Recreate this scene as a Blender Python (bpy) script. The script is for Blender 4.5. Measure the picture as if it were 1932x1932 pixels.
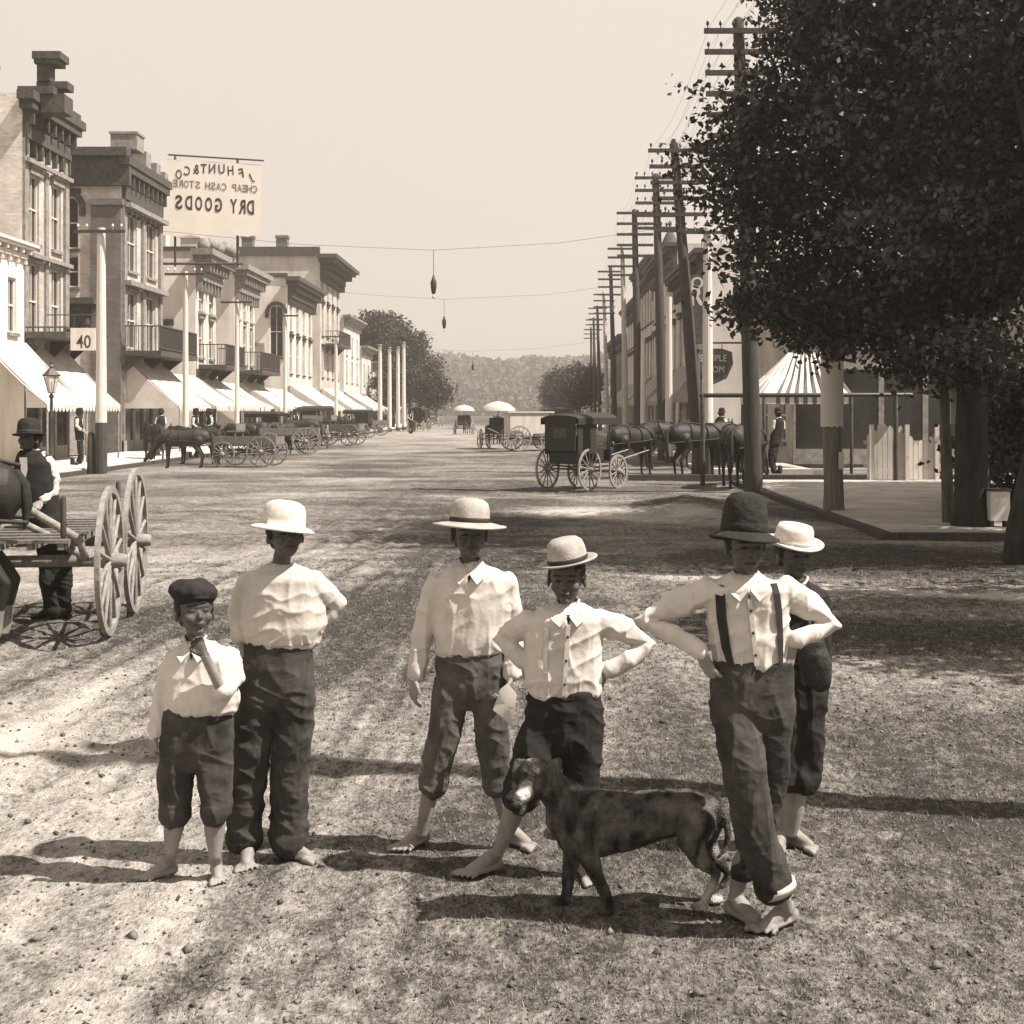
import bpy, math, random
import numpy as np
from mathutils import Vector, Matrix
random.seed(7); RNG = np.random.default_rng(11)
S = bpy.context.scene
for o in list(bpy.data.objects): bpy.data.objects.remove(o, do_unlink=True)
COL = S.collection

# ------------------------------------------------------------------ camera, sky, sun, exposure
F = 2705.0                      # focal length and picture measures are in a 1932 x 1932 grid
VX, VY, EYE = 1000.0, 775.0, 1.85
cam_d = bpy.data.cameras.new("camera"); cam = bpy.data.objects.new("camera", cam_d); COL.objects.link(cam)
cam.location = (0, 0, EYE); cam.rotation_euler = (math.radians(90), 0, 0)
cam_d.sensor_width = 36; cam_d.lens = 36*F/1932
cam_d.shift_x = (966-VX)/1932; cam_d.shift_y = (VY-966)/1932
cam_d.clip_start = 0.1; cam_d.clip_end = 4000
S.camera = cam
ELEV, AZ = 54.0, -16.0          # sun height; direction measured from +X towards +Y
w = bpy.data.worlds.new("World"); S.world = w; w.use_nodes = True
nt = w.node_tree; nt.nodes.clear()
def nn(t, k, **kw):
    n = t.nodes.new(k)
    for a, b in kw.items(): setattr(n, a, b)
    return n
sky = nn(nt, 'ShaderNodeTexSky', sky_type='NISHITA', sun_disc=False)
sky.sun_elevation = math.radians(ELEV); sky.sun_rotation = math.radians(90-AZ)
sky.air_density = 1.0; sky.dust_density = 2.0; sky.ozone_density = 1.0
bw = nn(nt, 'ShaderNodeRGBToBW'); gain = nn(nt, 'ShaderNodeMath', operation='MULTIPLY'); gain.inputs[1].default_value = 1.85
cap = nn(nt, 'ShaderNodeMath', operation='MINIMUM'); cap.inputs[1].default_value = 4.25
tint = nn(nt, 'ShaderNodeMix', data_type='RGBA', blend_type='MULTIPLY'); tint.inputs[0].default_value = 1
tint.inputs[7].default_value = (1.0, 0.895, 0.795, 1)
bg = nn(nt, 'ShaderNodeBackground'); bg.inputs[1].default_value = 0.1
out = nn(nt, 'ShaderNodeOutputWorld')
L = nt.links.new
L(sky.outputs[0], bw.inputs[0]); L(bw.outputs[0], gain.inputs[0]); L(gain.outputs[0], cap.inputs[0])
L(cap.outputs[0], tint.inputs[6]); L(tint.outputs[2], bg.inputs[0]); L(bg.outputs[0], out.inputs[0])
sd = bpy.data.lights.new("sun", 'SUN'); sd.energy = 4.9; sd.angle = math.radians(0.5); sd.color = (1.0, 0.93, 0.85)
sun = bpy.data.objects.new("sun", sd); COL.objects.link(sun)
ce = math.cos(math.radians(ELEV))
SUND = Vector((ce*math.cos(math.radians(AZ)), ce*math.sin(math.radians(AZ)), math.sin(math.radians(ELEV))))
sun.rotation_euler = SUND.to_track_quat('Z', 'Y').to_euler(); sun.location = (30, -10, 40)
S.view_settings.view_transform = 'Standard'; S.view_settings.look = 'None'
S.view_settings.gamma = 1; S.view_settings.exposure = 1.0
S.render.engine = 'CYCLES'
S.cycles.max_bounces = 5; S.cycles.diffuse_bounces = 3; S.cycles.volume_bounces = 0; S.cycles.caustics_reflective = False

# ------------------------------------------------------------------ numpy noise
def _h(ix, iy, iz):
    h = (ix.astype(np.uint32)*np.uint32(374761393) + iy.astype(np.uint32)*np.uint32(668265263) + iz.astype(np.uint32)*np.uint32(2246822519))
    h = (h ^ (h >> np.uint32(13)))*np.uint32(1274126177); h = h ^ (h >> np.uint32(16))
    return h.astype(np.float64)/4294967295.0
def vn(p):
    p = np.asarray(p, float); i = np.floor(p).astype(np.int64); f = p-i; f = f*f*(3-2*f); r = 0
    for a in (0, 1):
        for b in (0, 1):
            for c in (0, 1):
                wt = (f[:, 0] if a else 1-f[:, 0])*(f[:, 1] if b else 1-f[:, 1])*(f[:, 2] if c else 1-f[:, 2])
                r = r + wt*_h(i[:, 0]+a, i[:, 1]+b, i[:, 2]+c)
    return r*2-1
def fbm(p, o=3):
    s = 0; a = 1
    for k in range(o): s = s + a*vn(p*(2**k)+17.3*k); a *= .5
    return s

# ------------------------------------------------------------------ mesh builder
def V(*a): return Vector(a)
class MB:
    def __init__(s): s.v = []; s.f = []; s.s = []
    def add(s, vs, fs, sm=False):
        n = len(s.v); s.v += [tuple(q) for q in vs]; s.f += [tuple(i+n for i in f) for f in fs]; s.s += [sm]*len(fs); return s
    def box(s, c, d, M=None):
        hx, hy, hz = d[0]/2, d[1]/2, d[2]/2; c = Vector(c)
        q = [Vector((x*hx, y*hy, z*hz)) for z in (-1, 1) for y in (-1, 1) for x in (-1, 1)]
        if M is not None: q = [M @ k for k in q]
        return s.add([c+k for k in q], [(0,2,3,1),(4,5,7,6),(0,1,5,4),(2,6,7,3),(0,4,6,2),(1,3,7,5)])
    def bb(s, x0, x1, y0, y1, z0, z1): return s.box(((x0+x1)/2, (y0+y1)/2, (z0+z1)/2), (abs(x1-x0), abs(y1-y0), abs(z1-z0)))
    def tube(s, pts, rs, n=10, flat=None, sm=True):
        """round tube through pts; flat=(vector, ratio) squeezes it along a vector"""
        pts = [Vector(p) for p in pts]
        if not hasattr(rs, '__len__'): rs = [rs]*len(pts)
        t0 = (pts[1]-pts[0]).normalized(); up = Vector((0, 0, 1)) if abs(t0.z) < .9 else Vector((0, 1, 0))
        u = t0.cross(up).normalized(); rings = []
        P2, R2 = [], []
        a, b = rs[0], rs[-1]
        P2 += [pts[0]-t0*a*.75, pts[0]-t0*a*.45]; R2 += [a*.35, a*.8]
        P2 += pts; R2 += list(rs)
        te = (pts[-1]-pts[-2]).normalized(); P2 += [pts[-1]+te*b*.45, pts[-1]+te*b*.75]; R2 += [b*.8, b*.35]
        if sm is False: P2, R2 = pts, list(rs)
        for i, p in enumerate(P2):
            t = (P2[min(i+1, len(P2)-1)]-P2[max(i-1, 0)]).normalized()
            u = (u-t*u.dot(t)).normalized(); vv = t.cross(u)
            ring = []
            for k in range(n):
                d = (u*math.cos(2*math.pi*k/n)+vv*math.sin(2*math.pi*k/n))*R2[i]
                if flat: d = d-flat[0]*d.dot(flat[0])*(1-flat[1])
                ring.append(p+d)
            rings.append(ring)
        return s.loft(rings, sm)
    def loft(s, rings, sm=True, cap=True):
        n = len(rings[0]); vs = [q for r in rings for q in r]; fs = []
        for i in range(len(rings)-1):
            for k in range(n): fs.append((i*n+k, i*n+(k+1) % n, (i+1)*n+(k+1) % n, (i+1)*n+k))
        s.add(vs, fs, sm)
        if cap:
            s.add(rings[0], [tuple(range(n-1, -1, -1))], False); s.add(rings[-1], [tuple(range(n))], False)
        return s
    def ell(s, c, r, M=None, nu=14, nv=9):
        c = Vector(c); rings = []
        if not hasattr(r, '__len__'): r = (r, r, r)
        vs = []; fs = []
        for j in range(1, nv):
            a = math.pi*j/nv
            for k in range(nu):
                b = 2*math.pi*k/nu; q = Vector((r[0]*math.sin(a)*math.cos(b), r[1]*math.sin(a)*math.sin(b), r[2]*math.cos(a)))
                vs.append(c+(M @ q if M is not None else q))
        top = Vector((0, 0, r[2])); bot = -top
        vs.append(c+(M @ top if M is not None else top)); vs.append(c+(M @ bot if M is not None else bot)); T = len(vs)-2
        for j in range(nv-2):
            for k in range(nu): fs.append((j*nu+k, (j+1)*nu+k, (j+1)*nu+(k+1) % nu, j*nu+(k+1) % nu))
        for k in range(nu):
            fs.append((T, k, (k+1) % nu)); fs.append((T+1, (nv-2)*nu+(k+1) % nu, (nv-2)*nu+k))
        return s.add(vs, fs, True)
    def lathe(s, c, prof, n=16, ax='z', sm=True):
        rings = []
        for r, h in prof:
            ring = []
            for k in range(n):
                a = 2*math.pi*k/n; q = (r*math.cos(a), r*math.sin(a), h)
                if ax == 'x': q = (h, r*math.cos(a), r*math.sin(a))
                if ax == 'y': q = (r*math.sin(a), h, r*math.cos(a))
                ring.append((c[0]+q[0], c[1]+q[1], c[2]+q[2]))
            rings.append(ring)
        return s.loft(rings, sm)
    def prism(s, poly, z0, z1, M=None):
        n = len(poly); a = [Vector((x, y, z0)) for x, y in poly]; b = [Vector((x, y, z1)) for x, y in poly]
        if M is not None: a = [M @ q for q in a]; b = [M @ q for q in b]
        s.add(a+b, [tuple(range(n-1, -1, -1)), tuple(range(n, 2*n))]+[(i, (i+1) % n, n+(i+1) % n, n+i) for i in range(n)]); return s
    def xf(s, M):
        s.v = [tuple(M @ Vector(q)) for q in s.v]; return s
    def mesh(s, name):
        m = bpy.data.meshes.new(name); m.from_pydata(s.v, [], s.f); m.polygons.foreach_set('use_smooth', s.s); m.update(); return m
    def obj(s, name, mat, parent=None, origin=None):
        org = Vector(origin) if origin is not None else (WL(parent) if parent is not None else Vector((0, 0, 0)))
        if org.length: s.v = [(a-org.x, b-org.y, c-org.z) for a, b, c in s.v]
        m = s.mesh(name)
        return mkobj(name, m, mat, parent, origin)
def WL(o):
    p = Vector(o.location)
    while o.parent is not None: o = o.parent; p = p+Vector(o.location)
    return p
def mkobj(name, m, mat, parent=None, origin=None):
    if mat is not None and not m.materials: m.materials.append(mat)
    o = bpy.data.objects.new(name, m); COL.objects.link(o)
    if parent is not None: o.parent = parent
    if origin is not None: o.location = Vector(origin)-(WL(parent) if parent is not None else Vector((0, 0, 0)))
    return o
def tag(o, label=None, cat=None, group=None, kind=None):
    for k, v in (('label', label), ('category', cat), ('group', group), ('kind', kind)):
        if v: o[k] = v
    return o
def empty(name, loc, label, cat, group=None, rz=0):
    o = bpy.data.objects.new(name, None); COL.objects.link(o); o.location = loc; o.rotation_euler.z = rz; o.empty_display_size = .1
    return tag(o, label, cat, group)
def kids(o): return [c for c in COL.objects if c.parent == o]
def dup(o, parent=None, loc=None, rz=None, label=None, sc=None):
    c = o.copy(); COL.objects.link(c)
    if parent is not None: c.parent = parent
    for k in kids(o): dup(k, c)
    if loc is not None: c.location = loc
    if rz is not None: c.rotation_euler.z = rz
    if sc is not None: c.scale = (sc, sc, sc) if not hasattr(sc, '__len__') else sc
    if label: c['label'] = label
    return c
def gx(px, py=None, Y=None, dy=0):
    """picture point -> world, at depth Y; without Y the point lies on the ground"""
    if Y is None: Y = F*EYE/(py-VY)
    Y += dy
    return Vector(((px-VX)/F*Y, Y, EYE-(py-VY)/F*Y))

# ------------------------------------------------------------------ materials (old-print sepia tones are the things' own colours)
def sep(t): return (t, t*.925, t*.84, 1)
MATS = {}
def mat(name, t, rough=.85, var=.25, scale=8, bump=0.0, bscale=None, stretch=(1, 1, 1), spec=.25, col=None, t2=None, detail=6, attr=False, metal=0, bd=.02):
    if name in MATS: return MATS[name]
    m = bpy.data.materials.new(name); m.use_nodes = True; T = m.node_tree; b = T.nodes['Principled BSDF']
    b.inputs['Roughness'].default_value = rough; b.inputs['Specular IOR Level'].default_value = spec; b.inputs['Metallic'].default_value = metal
    tc = nn(T, 'ShaderNodeTexCoord'); mp = nn(T, 'ShaderNodeMapping'); mp.inputs['Scale'].default_value = stretch
    no = nn(T, 'ShaderNodeTexNoise'); no.inputs['Scale'].default_value = scale; no.inputs['Detail'].default_value = detail; no.inputs['Roughness'].default_value = .62
    rp = nn(T, 'ShaderNodeValToRGB')
    c0 = sep(t*(1-var)); c1 = sep(t2 if t2 else t*(1+var))
    if col: c0 = tuple(k*(1-var) for k in col[:3])+(1,); c1 = tuple(min(1, k*(1+var)) for k in col[:3])+(1,)
    rp.color_ramp.elements[0].position = .32; rp.color_ramp.elements[1].position = .68
    rp.color_ramp.elements[0].color = c0; rp.color_ramp.elements[1].color = c1
    T.links.new(tc.outputs['Object'], mp.inputs[0]); T.links.new(mp.outputs[0], no.inputs[0]); T.links.new(no.outputs[0], rp.inputs[0])
    src = rp.outputs[0]
    if attr:
        at = nn(T, 'ShaderNodeAttribute', attribute_name='tone'); mx = nn(T, 'ShaderNodeMix', data_type='RGBA', blend_type='MULTIPLY')
        mx.inputs[0].default_value = 1; T.links.new(src, mx.inputs[6]); T.links.new(at.outputs['Color'], mx.inputs[7]); src = mx.outputs[2]
    T.links.new(src, b.inputs['Base Color'])
    if bump:
        n2 = nn(T, 'ShaderNodeTexNoise'); n2.inputs['Scale'].default_value = bscale or scale*4; n2.inputs['Detail'].default_value = 5
        bp = nn(T, 'ShaderNodeBump'); bp.inputs['Strength'].default_value = min(1, bump); bp.inputs['Distance'].default_value = bd
        T.links.new(mp.outputs[0], n2.inputs[0]); T.links.new(n2.outputs[0], bp.inputs['Height']); T.links.new(bp.outputs[0], b.inputs['Normal'])
    MATS[name] = m; return m
def brickmat(name, t, mort, bw_=.22, bh=.075, axis='xz'):
    m = bpy.data.materials.new(name); m.use_nodes = True; T = m.node_tree; b = T.nodes['Principled BSDF']; b.inputs['Roughness'].default_value = .9
    b.inputs['Specular IOR Level'].default_value = .15
    tc = nn(T, 'ShaderNodeTexCoord'); sp = nn(T, 'ShaderNodeSeparateXYZ'); ad = nn(T, 'ShaderNodeMath', operation='ADD'); cb = nn(T, 'ShaderNodeCombineXYZ')
    T.links.new(tc.outputs['Object'], sp.inputs[0]); T.links.new(sp.outputs[0], ad.inputs[0]); T.links.new(sp.outputs[1], ad.inputs[1])
    T.links.new(ad.outputs[0], cb.inputs[0]); T.links.new(sp.outputs[2], cb.inputs[1])
    br = nn(T, 'ShaderNodeTexBrick'); br.inputs['Scale'].default_value = 1; br.inputs['Brick Width'].default_value = bw_; br.inputs['Row Height'].default_value = bh
    br.inputs['Mortar Size'].default_value = .008; br.inputs['Color1'].default_value = sep(t*.85); br.inputs['Color2'].default_value = sep(t*1.12); br.inputs['Mortar'].default_value = sep(mort)
    no = nn(T, 'ShaderNodeTexNoise'); no.inputs['Scale'].default_value = .9; no.inputs['Detail'].default_value = 7; no.inputs['Roughness'].default_value = .7
    T.links.new(tc.outputs['Object'], no.inputs[0])
    rp = nn(T, 'ShaderNodeValToRGB'); rp.color_ramp.elements[0].position = .3; rp.color_ramp.elements[0].color = (.62, .6, .58, 1); rp.color_ramp.elements[1].position = .62; rp.color_ramp.elements[1].color = (1.1, 1.1, 1.1, 1)
    T.links.new(no.outputs[0], rp.inputs[0]); T.links.new(cb.outputs[0], br.inputs[0])
    mx = nn(T, 'ShaderNodeMix', data_type='RGBA', blend_type='MULTIPLY'); mx.inputs[0].default_value = 1
    T.links.new(br.outputs[0], mx.inputs[6]); T.links.new(rp.outputs[0], mx.inputs[7]); T.links.new(mx.outputs[2], b.inputs['Base Color'])
    MATS[name] = m; return m
def setattr_tone(me, vals):
    a = me.attributes.new('tone', 'FLOAT_COLOR', 'POINT'); n = len(me.vertices)
    c = np.ones((n, 4), np.float32); c[:, :3] = np.asarray(vals, np.float32).reshape(n, -1); a.data.foreach_set('color', c.ravel())

M_shirt = mat('white_cotton', .56, .9, .12, 6, .5, 60, t2=.60, bd=.003)
M_shirt2 = mat('worn_cotton', .50, .9, .16, 6, .5, 60, bd=.003)
M_wool = mat('dark_wool', .03, .95, .45, 14, .8, 60, bd=.003)
M_wool2 = mat('faded_wool', .045, .95, .65, 7, .8, 55, bd=.003)
M_wool3 = mat('black_wool', .02, .95, .35, 14, .6, 60, bd=.003)
M_felt = mat('black_felt', .022, .9, .3, 16, .5, 50)
M_straw = mat('pale_straw', .52, .85, .16, 30, .6, 160, bd=.004)
M_straw2 = mat('weathered_straw', .34, .85, .2, 20, .6, 120, bd=.004)
M_band = mat('hat_ribbon', .03, .7, .2, 20)
M_skin = mat('skin', .23, .6, .12, 14, .15, 60, attr=True, spec=.35)
M_hair = mat('dark_hair', .025, .6, .4, 30, .8, 120)
M_leather = mat('dark_leather', .03, .6, .4, 20, .3)
M_paper = mat('white_paper', .62, .8, .06, 10)
M_fur = mat('brindle_fur', .055, .75, .5, 18, .8, 130, attr=True)
M_horse = mat('bay_horsehair', .02, .55, .35, 5, .3, 60, attr=True)
M_hoof = mat('hoof', .05, .6)
M_wood_d = mat('dark_weathered_wood', .06, .9, .4, 5, .5, 40, stretch=(6, 6, .6))
M_wood_l = mat('pale_weathered_wood', .40, .85, .3, 4, .4, 40, stretch=(6, 6, .6))
M_wood_m = mat('grey_wood', .17, .9, .35, 4, .4, 40, stretch=(6, 6, .6))
M_wheel = mat('dusty_wheel_wood', .24, .8, .3, 14, .3)
M_iron = mat('black_iron', .03, .5, .3, 10, spec=.5)
M_whitep = mat('white_paint', .6, .7, .12, 3, .2, 30, stretch=(3, 3, .5))
M_stucco = mat('limewashed_wall', .70, .9, .2, 1.1, .3, 14, detail=10, stretch=(1, 1, .35))
M_stucco2 = mat('aged_limewash', .56, .9, .3, 1.2, .4, 14, detail=10, stretch=(1, 1, .35))
M_stone = mat('grey_stone', .2, .9, .3, 3, .5, 20)
M_trim = mat('dark_trim', .07, .8, .4, 6, .3)
M_trim_m = mat('weathered_trim', .24, .8, .35, 5, .3)
M_glass = mat('dark_window_glass', .02, .12, .3, 2, spec=.6)
M_canvas = mat('white_canvas', .68, .9, .16, 2.2, .25, 10)
M_canvas2 = mat('grey_canvas', .4, .9, .2, 1.5, .25, 10)
M_bark = mat('bark', .03, .95, .5, 9, 1, 22, stretch=(1, 1, .25))
M_bark2 = mat('light_bark', .11, .95, .5, 9, 1, 22, stretch=(1, 1, .25))
M_roof = mat('tin_roof', .12, .7, .3, 2)
M_slate = mat('slate_roof', .07, .8, .3, 3)
M_dark = mat('deep_shop_interior', .02, .9, .3, 2)
def translucent(m, f=.35):
    T = m.node_tree; b = T.nodes['Principled BSDF']; o_ = T.nodes['Material Output']; tr = nn(T, 'ShaderNodeBsdfTranslucent'); tr.inputs[0].default_value = sep(.75); ms = nn(T, 'ShaderNodeMixShader'); ms.inputs[0].default_value = f
    T.links.new(b.outputs[0], ms.inputs[1]); T.links.new(tr.outputs[0], ms.inputs[2]); T.links.new(ms.outputs[0], o_.inputs['Surface'])
translucent(M_canvas, .25); translucent(M_canvas2, .3)
M_letter = mat('black_lettering', .05, .8, .1)
M_letterg = mat('faded_lettering', .22, .8, .2, 40)
M_letterw = mat('white_lettering', .55, .8, .1)
B_side = brickmat('painted_brick', .72, .66)
B_mid = brickmat('weathered_brick', .48, .5)
B_dark = brickmat('dark_brick', .17, .18)
# ------------------------------------------------------------------ ground
def axis(lo, hi, fine, far0, far1, grow):
    a = list(np.arange(lo, hi+1e-6, fine)); s = fine; q = hi
    while q < far1: s *= grow; q += s; a.append(q)
    s = fine; q = lo; b = []
    while q > far0: s *= grow; q -= s; b.append(q)
    return np.array(b[::-1]+a)
ax = axis(-4.2, 4.6, .035, -2500, 2500, 1.06); ay = axis(4.0, 13, .035, -60, 3000, 1.03)
GX, GY = np.meshgrid(ax, ay); gxx, gyy = GX.ravel(), GY.ravel(); z0 = np.zeros_like(gxx)
P3 = lambda sx, sy, o=0: np.c_[gxx*sx+o, gyy*sy+o, z0+o]
near = np.clip((60-gyy)/40, 0, 1)*np.clip((30-np.abs(gxx))/12, 0, 1)
road = np.clip((3.6-gxx)/2, 0, 1)*np.clip((gxx+13)/2, 0, 1)
hgt = .035*fbm(P3(.5, .7), 3) + (.012*fbm(P3(5, 7, 3), 3)+.006*fbm(P3(22, 26, 9), 2))*near
# wheel ruts running down the street, a few crossing
for rx, wdt, dep in ((-2.3, .10, .03), (-2.75, .08, .025), (-3.6, .12, .03), (-5.2, .14, .04), (-1.1, .10, .016), (-6.7, .15, .05), (-9, .2, .05)):
    c = rx+.18*np.sin(gyy*.22+rx)+.05*vn(np.c_[gyy*.9, z0+rx, z0]); hgt -= dep*np.exp(-((gxx-c)/wdt)**2)*near*(1+.5*vn(P3(2, 3, rx)))
for ry, sl in ((11.8, -.05), (13.3, -.02), (19, .02), (27, .03)):
    c = ry+sl*gxx+.15*vn(np.c_[gxx*.6, z0+ry, z0]); hgt -= .03*np.exp(-((gyy-c)/.16)**2)*near
TRK = [(-.35, .02, .05, .014), (-.8, .05, .06, .018), (-1.35, .03, .06, .022), (-1.75, .06, .05, .02), (-2.1, .08, .07, .028), (-2.55, .07, .05, .02), (-3.0, .10, .08, .03), (-3.35, .09, .05, .02), (-3.9, .12, .08, .03), (-4.5, .12, .07, .03)]
for rx, sl, wdt, dep in TRK:     # wheel tracks running up the left half
    c = rx-sl*(12-gyy)+.06*np.sin(gyy*.5+rx*3)+.03*vn(np.c_[gyy*2, z0+rx, z0]); rt = np.exp(-((gxx-c)/wdt)**2)*np.clip((22-gyy)/6, 0, 1)*(.6+.6*vn(P3(1.5, 2, rx))); hgt -= dep*rt*near
hgt += .16*np.exp(-((gxx-3.1)/.9)**2-((gyy-27.5)/2.6)**2)*(1+.6*vn(P3(1.7, 1.2, 4)))     # loose heap at the gutter
flatten = np.exp(-((gxx-.3)/2.2)**2-((gyy-5.7)/1.2)**2); hgt *= (1-.75*flatten)
hgt -= .02
me = bpy.data.meshes.new('ground'); nx, ny = len(ax), len(ay)
me.vertices.add(nx*ny); me.vertices.foreach_set('co', np.c_[gxx, gyy, hgt].ravel())
ii, jj = np.meshgrid(np.arange(nx-1), np.arange(ny-1)); q = (jj*nx+ii).ravel()
fc = np.c_[q, q+1, q+nx+1, q+nx]; nf = len(fc)
me.loops.add(nf*4); me.loops.foreach_set('vertex_index', fc.ravel()); me.polygons.add(nf)
me.polygons.foreach_set('loop_start', np.arange(nf)*4); me.polygons.foreach_set('loop_total', np.full(nf, 4)); me.polygons.foreach_set('use_smooth', np.ones(nf, bool)); me.update()
# 1 = pale dust, 0 = dark trodden turf; some tree shade is painted in
tone = .50+.20*fbm(P3(.35, .28, 5), 3)*1.0
tone += np.clip((-1.0-gxx)/2.2, -.3, 1)*.30*np.clip((13-gyy)/6, 0, 1)            # dusty near left
tone -= .17*np.clip((gxx+.2)/1.5, 0, 1)*np.clip((20-gyy)/8, 0, 1)                # turf on the right
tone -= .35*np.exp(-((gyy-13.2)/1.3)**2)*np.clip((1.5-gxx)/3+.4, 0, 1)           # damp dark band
tone -= .10*np.exp(-((gyy-4.75-.03*gxx)/.22)**2)*np.clip((-gxx)/1.2, 0, 1)
tone += .10*np.clip((gyy-20)/12, 0, 1)
def strip(x0, y0, x1, y1, wd, amp):
    d = np.array([x1-x0, y1-y0], float); Ln = np.hypot(*d); d /= Ln
    u = (gxx-x0)*d[0]+(gyy-y0)*d[1]; v = -(gxx-x0)*d[1]+(gyy-y0)*d[0]
    return amp*np.exp(-(v/wd)**4)*(1/(1+np.exp(-(u)*3)))*(1/(1+np.exp((u-Ln)*3)))*(.8+.35*vn(P3(1.4, 1.6, 8)))
tone += strip(.3, 27.0, 5.2, 22.6, 1.2, .75)+strip(1.0, 16.2, 6.5, 13.6, .28, .7)+strip(4.6, 20.3, 9, 20.2, .35, .6)  # pale paths; the middle strip paints the sunlit gap between tree shades
tone += .22*fbm(P3(7.5, .35, 2), 3)*np.clip((.6-gxx)/1.5, 0, 1)*np.clip((16-gyy)/8, 0, 1)
tone += .17*fbm(P3(3.2, .35, 2), 3)*np.clip((30-gyy)/20, 0, 1)*road+.16*fbm(P3(.5, 3.2, 6), 3)*np.clip((gyy-9)/6, 0, 1)      # streaks along and across
for rx, sl, wdt, dep in TRK:
    c = rx-sl*(12-gyy)+.06*np.sin(gyy*.5+rx*3)+.03*vn(np.c_[gyy*2, z0+rx, z0]); tone -= .40*np.exp(-((gxx-c)/wdt)**2)*np.clip((24-gyy)/6, 0, 1)*(.6+.6*vn(P3(1.5, 2, rx)))
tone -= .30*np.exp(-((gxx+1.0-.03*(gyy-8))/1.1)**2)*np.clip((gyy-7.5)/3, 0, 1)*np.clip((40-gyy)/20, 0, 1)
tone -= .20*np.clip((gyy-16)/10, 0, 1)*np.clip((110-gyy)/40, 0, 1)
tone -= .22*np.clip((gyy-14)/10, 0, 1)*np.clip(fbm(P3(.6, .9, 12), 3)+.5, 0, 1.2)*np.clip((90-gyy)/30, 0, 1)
tone -= .75*np.clip((gxx-1.6)/1.5, 0, 1)*np.exp(-((gyy-18.2+.12*gxx)/1.7)**4)           # dark turf verge, with the trees' shade also painted in
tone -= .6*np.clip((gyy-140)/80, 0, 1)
tone -= .45*np.clip((gxx-.6)/1.5, 0, 1)*np.exp(-((gyy-12.0)/1.1)**4)  # nearer tree's shade band painted into the ground colour
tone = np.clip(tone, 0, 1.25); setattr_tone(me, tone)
mg = bpy.data.materials.new('dusty_road_dirt'); mg.use_nodes = True; T = mg.node_tree; b = T.nodes['Principled BSDF']
b.inputs['Roughness'].default_value = .95; b.inputs['Specular IOR Level'].default_value = .1
tc = nn(T, 'ShaderNodeTexCoord'); at = nn(T, 'ShaderNodeAttribute', attribute_name='tone')
def gnoise(sc, st, det=6, ro=.7):
    mp = nn(T, 'ShaderNodeMapping'); mp.inputs['Scale'].default_value = st; n = nn(T, 'ShaderNodeTexNoise'); n.inputs['Scale'].default_value = sc
    n.inputs['Detail'].default_value = det; n.inputs['Roughness'].default_value = ro; T.links.new(tc.outputs['Object'], mp.inputs[0]); T.links.new(mp.outputs[0], n.inputs[0]); return n.outputs[0]
def mth(op, a, b_=None):
    n = nn(T, 'ShaderNodeMath', operation=op)
    for i, q in enumerate((a, b_)):
        if q is None: continue
        if isinstance(q, (int, float)): n.inputs[i].default_value = q
        else: T.links.new(q, n.inputs[i])
    return n.outputs[0]
n1 = gnoise(2.2, (1, .8, 1), 8, .75); n2 = gnoise(16, (1, .55, 1), 5, .7); n3 = gnoise(60, (1, .6, 1), 3, .7)
f = mth('ADD', at.outputs['Fac'], mth('MULTIPLY', mth('SUBTRACT', n1, .5), .95))
f = mth('ADD', f, mth('MULTIPLY', mth('SUBTRACT', n2, .5), 1.45)); f = mth('ADD', f, mth('MULTIPLY', mth('SUBTRACT', n3, .5), 1.3))
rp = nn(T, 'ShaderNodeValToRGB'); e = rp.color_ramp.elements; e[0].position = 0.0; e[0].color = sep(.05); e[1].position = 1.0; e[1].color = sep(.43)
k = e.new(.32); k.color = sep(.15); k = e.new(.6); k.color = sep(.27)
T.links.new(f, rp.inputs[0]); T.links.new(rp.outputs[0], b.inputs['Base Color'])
bp = nn(T, 'ShaderNodeBump'); bp.inputs['Strength'].default_value = .9; bp.inputs['Distance'].default_value = .03
T.links.new(mth('ADD', n2, mth('MULTIPLY', n3, .6)), bp.inputs['Height']); T.links.new(bp.outputs[0], b.inputs['Normal'])
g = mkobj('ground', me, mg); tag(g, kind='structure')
from bisect import bisect_left
H2 = hgt.reshape(ny, nx)
def gh(x, y):
    i = min(max(bisect_left(ax, x)-1, 0), nx-2); j = min(max(bisect_left(ay, y)-1, 0), ny-2)
    u = (x-ax[i])/(ax[i+1]-ax[i]); v = (y-ay[j])/(ay[j+1]-ay[j])
    return H2[j, i]*(1-u)*(1-v)+H2[j, i+1]*u*(1-v)+H2[j+1, i]*(1-u)*v+H2[j+1, i+1]*u*v
def tone_at(x, y):
    i = min(max(bisect_left(ax, x), 0), nx-1); j = min(max(bisect_left(ay, y), 0), ny-1); return tone.reshape(ny, nx)[j, i]

def fastmesh(name, verts, faces, mt, tonev=None, smooth=False):
    m = bpy.data.meshes.new(name); verts = np.asarray(verts, np.float32); faces = np.asarray(faces, np.int32); k = faces.shape[1]; n = len(faces)
    m.vertices.add(len(verts)); m.vertices.foreach_set('co', verts.ravel()); m.loops.add(n*k); m.loops.foreach_set('vertex_index', faces.ravel())
    m.polygons.add(n); m.polygons.foreach_set('loop_start', np.arange(n)*k); m.polygons.foreach_set('loop_total', np.full(n, k)); 
    if smooth: m.polygons.foreach_set('use_smooth', np.ones(n, bool))
    m.update()
    if tonev is not None: setattr_tone(m, tonev)
    m.materials.append(mt); return m
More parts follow.
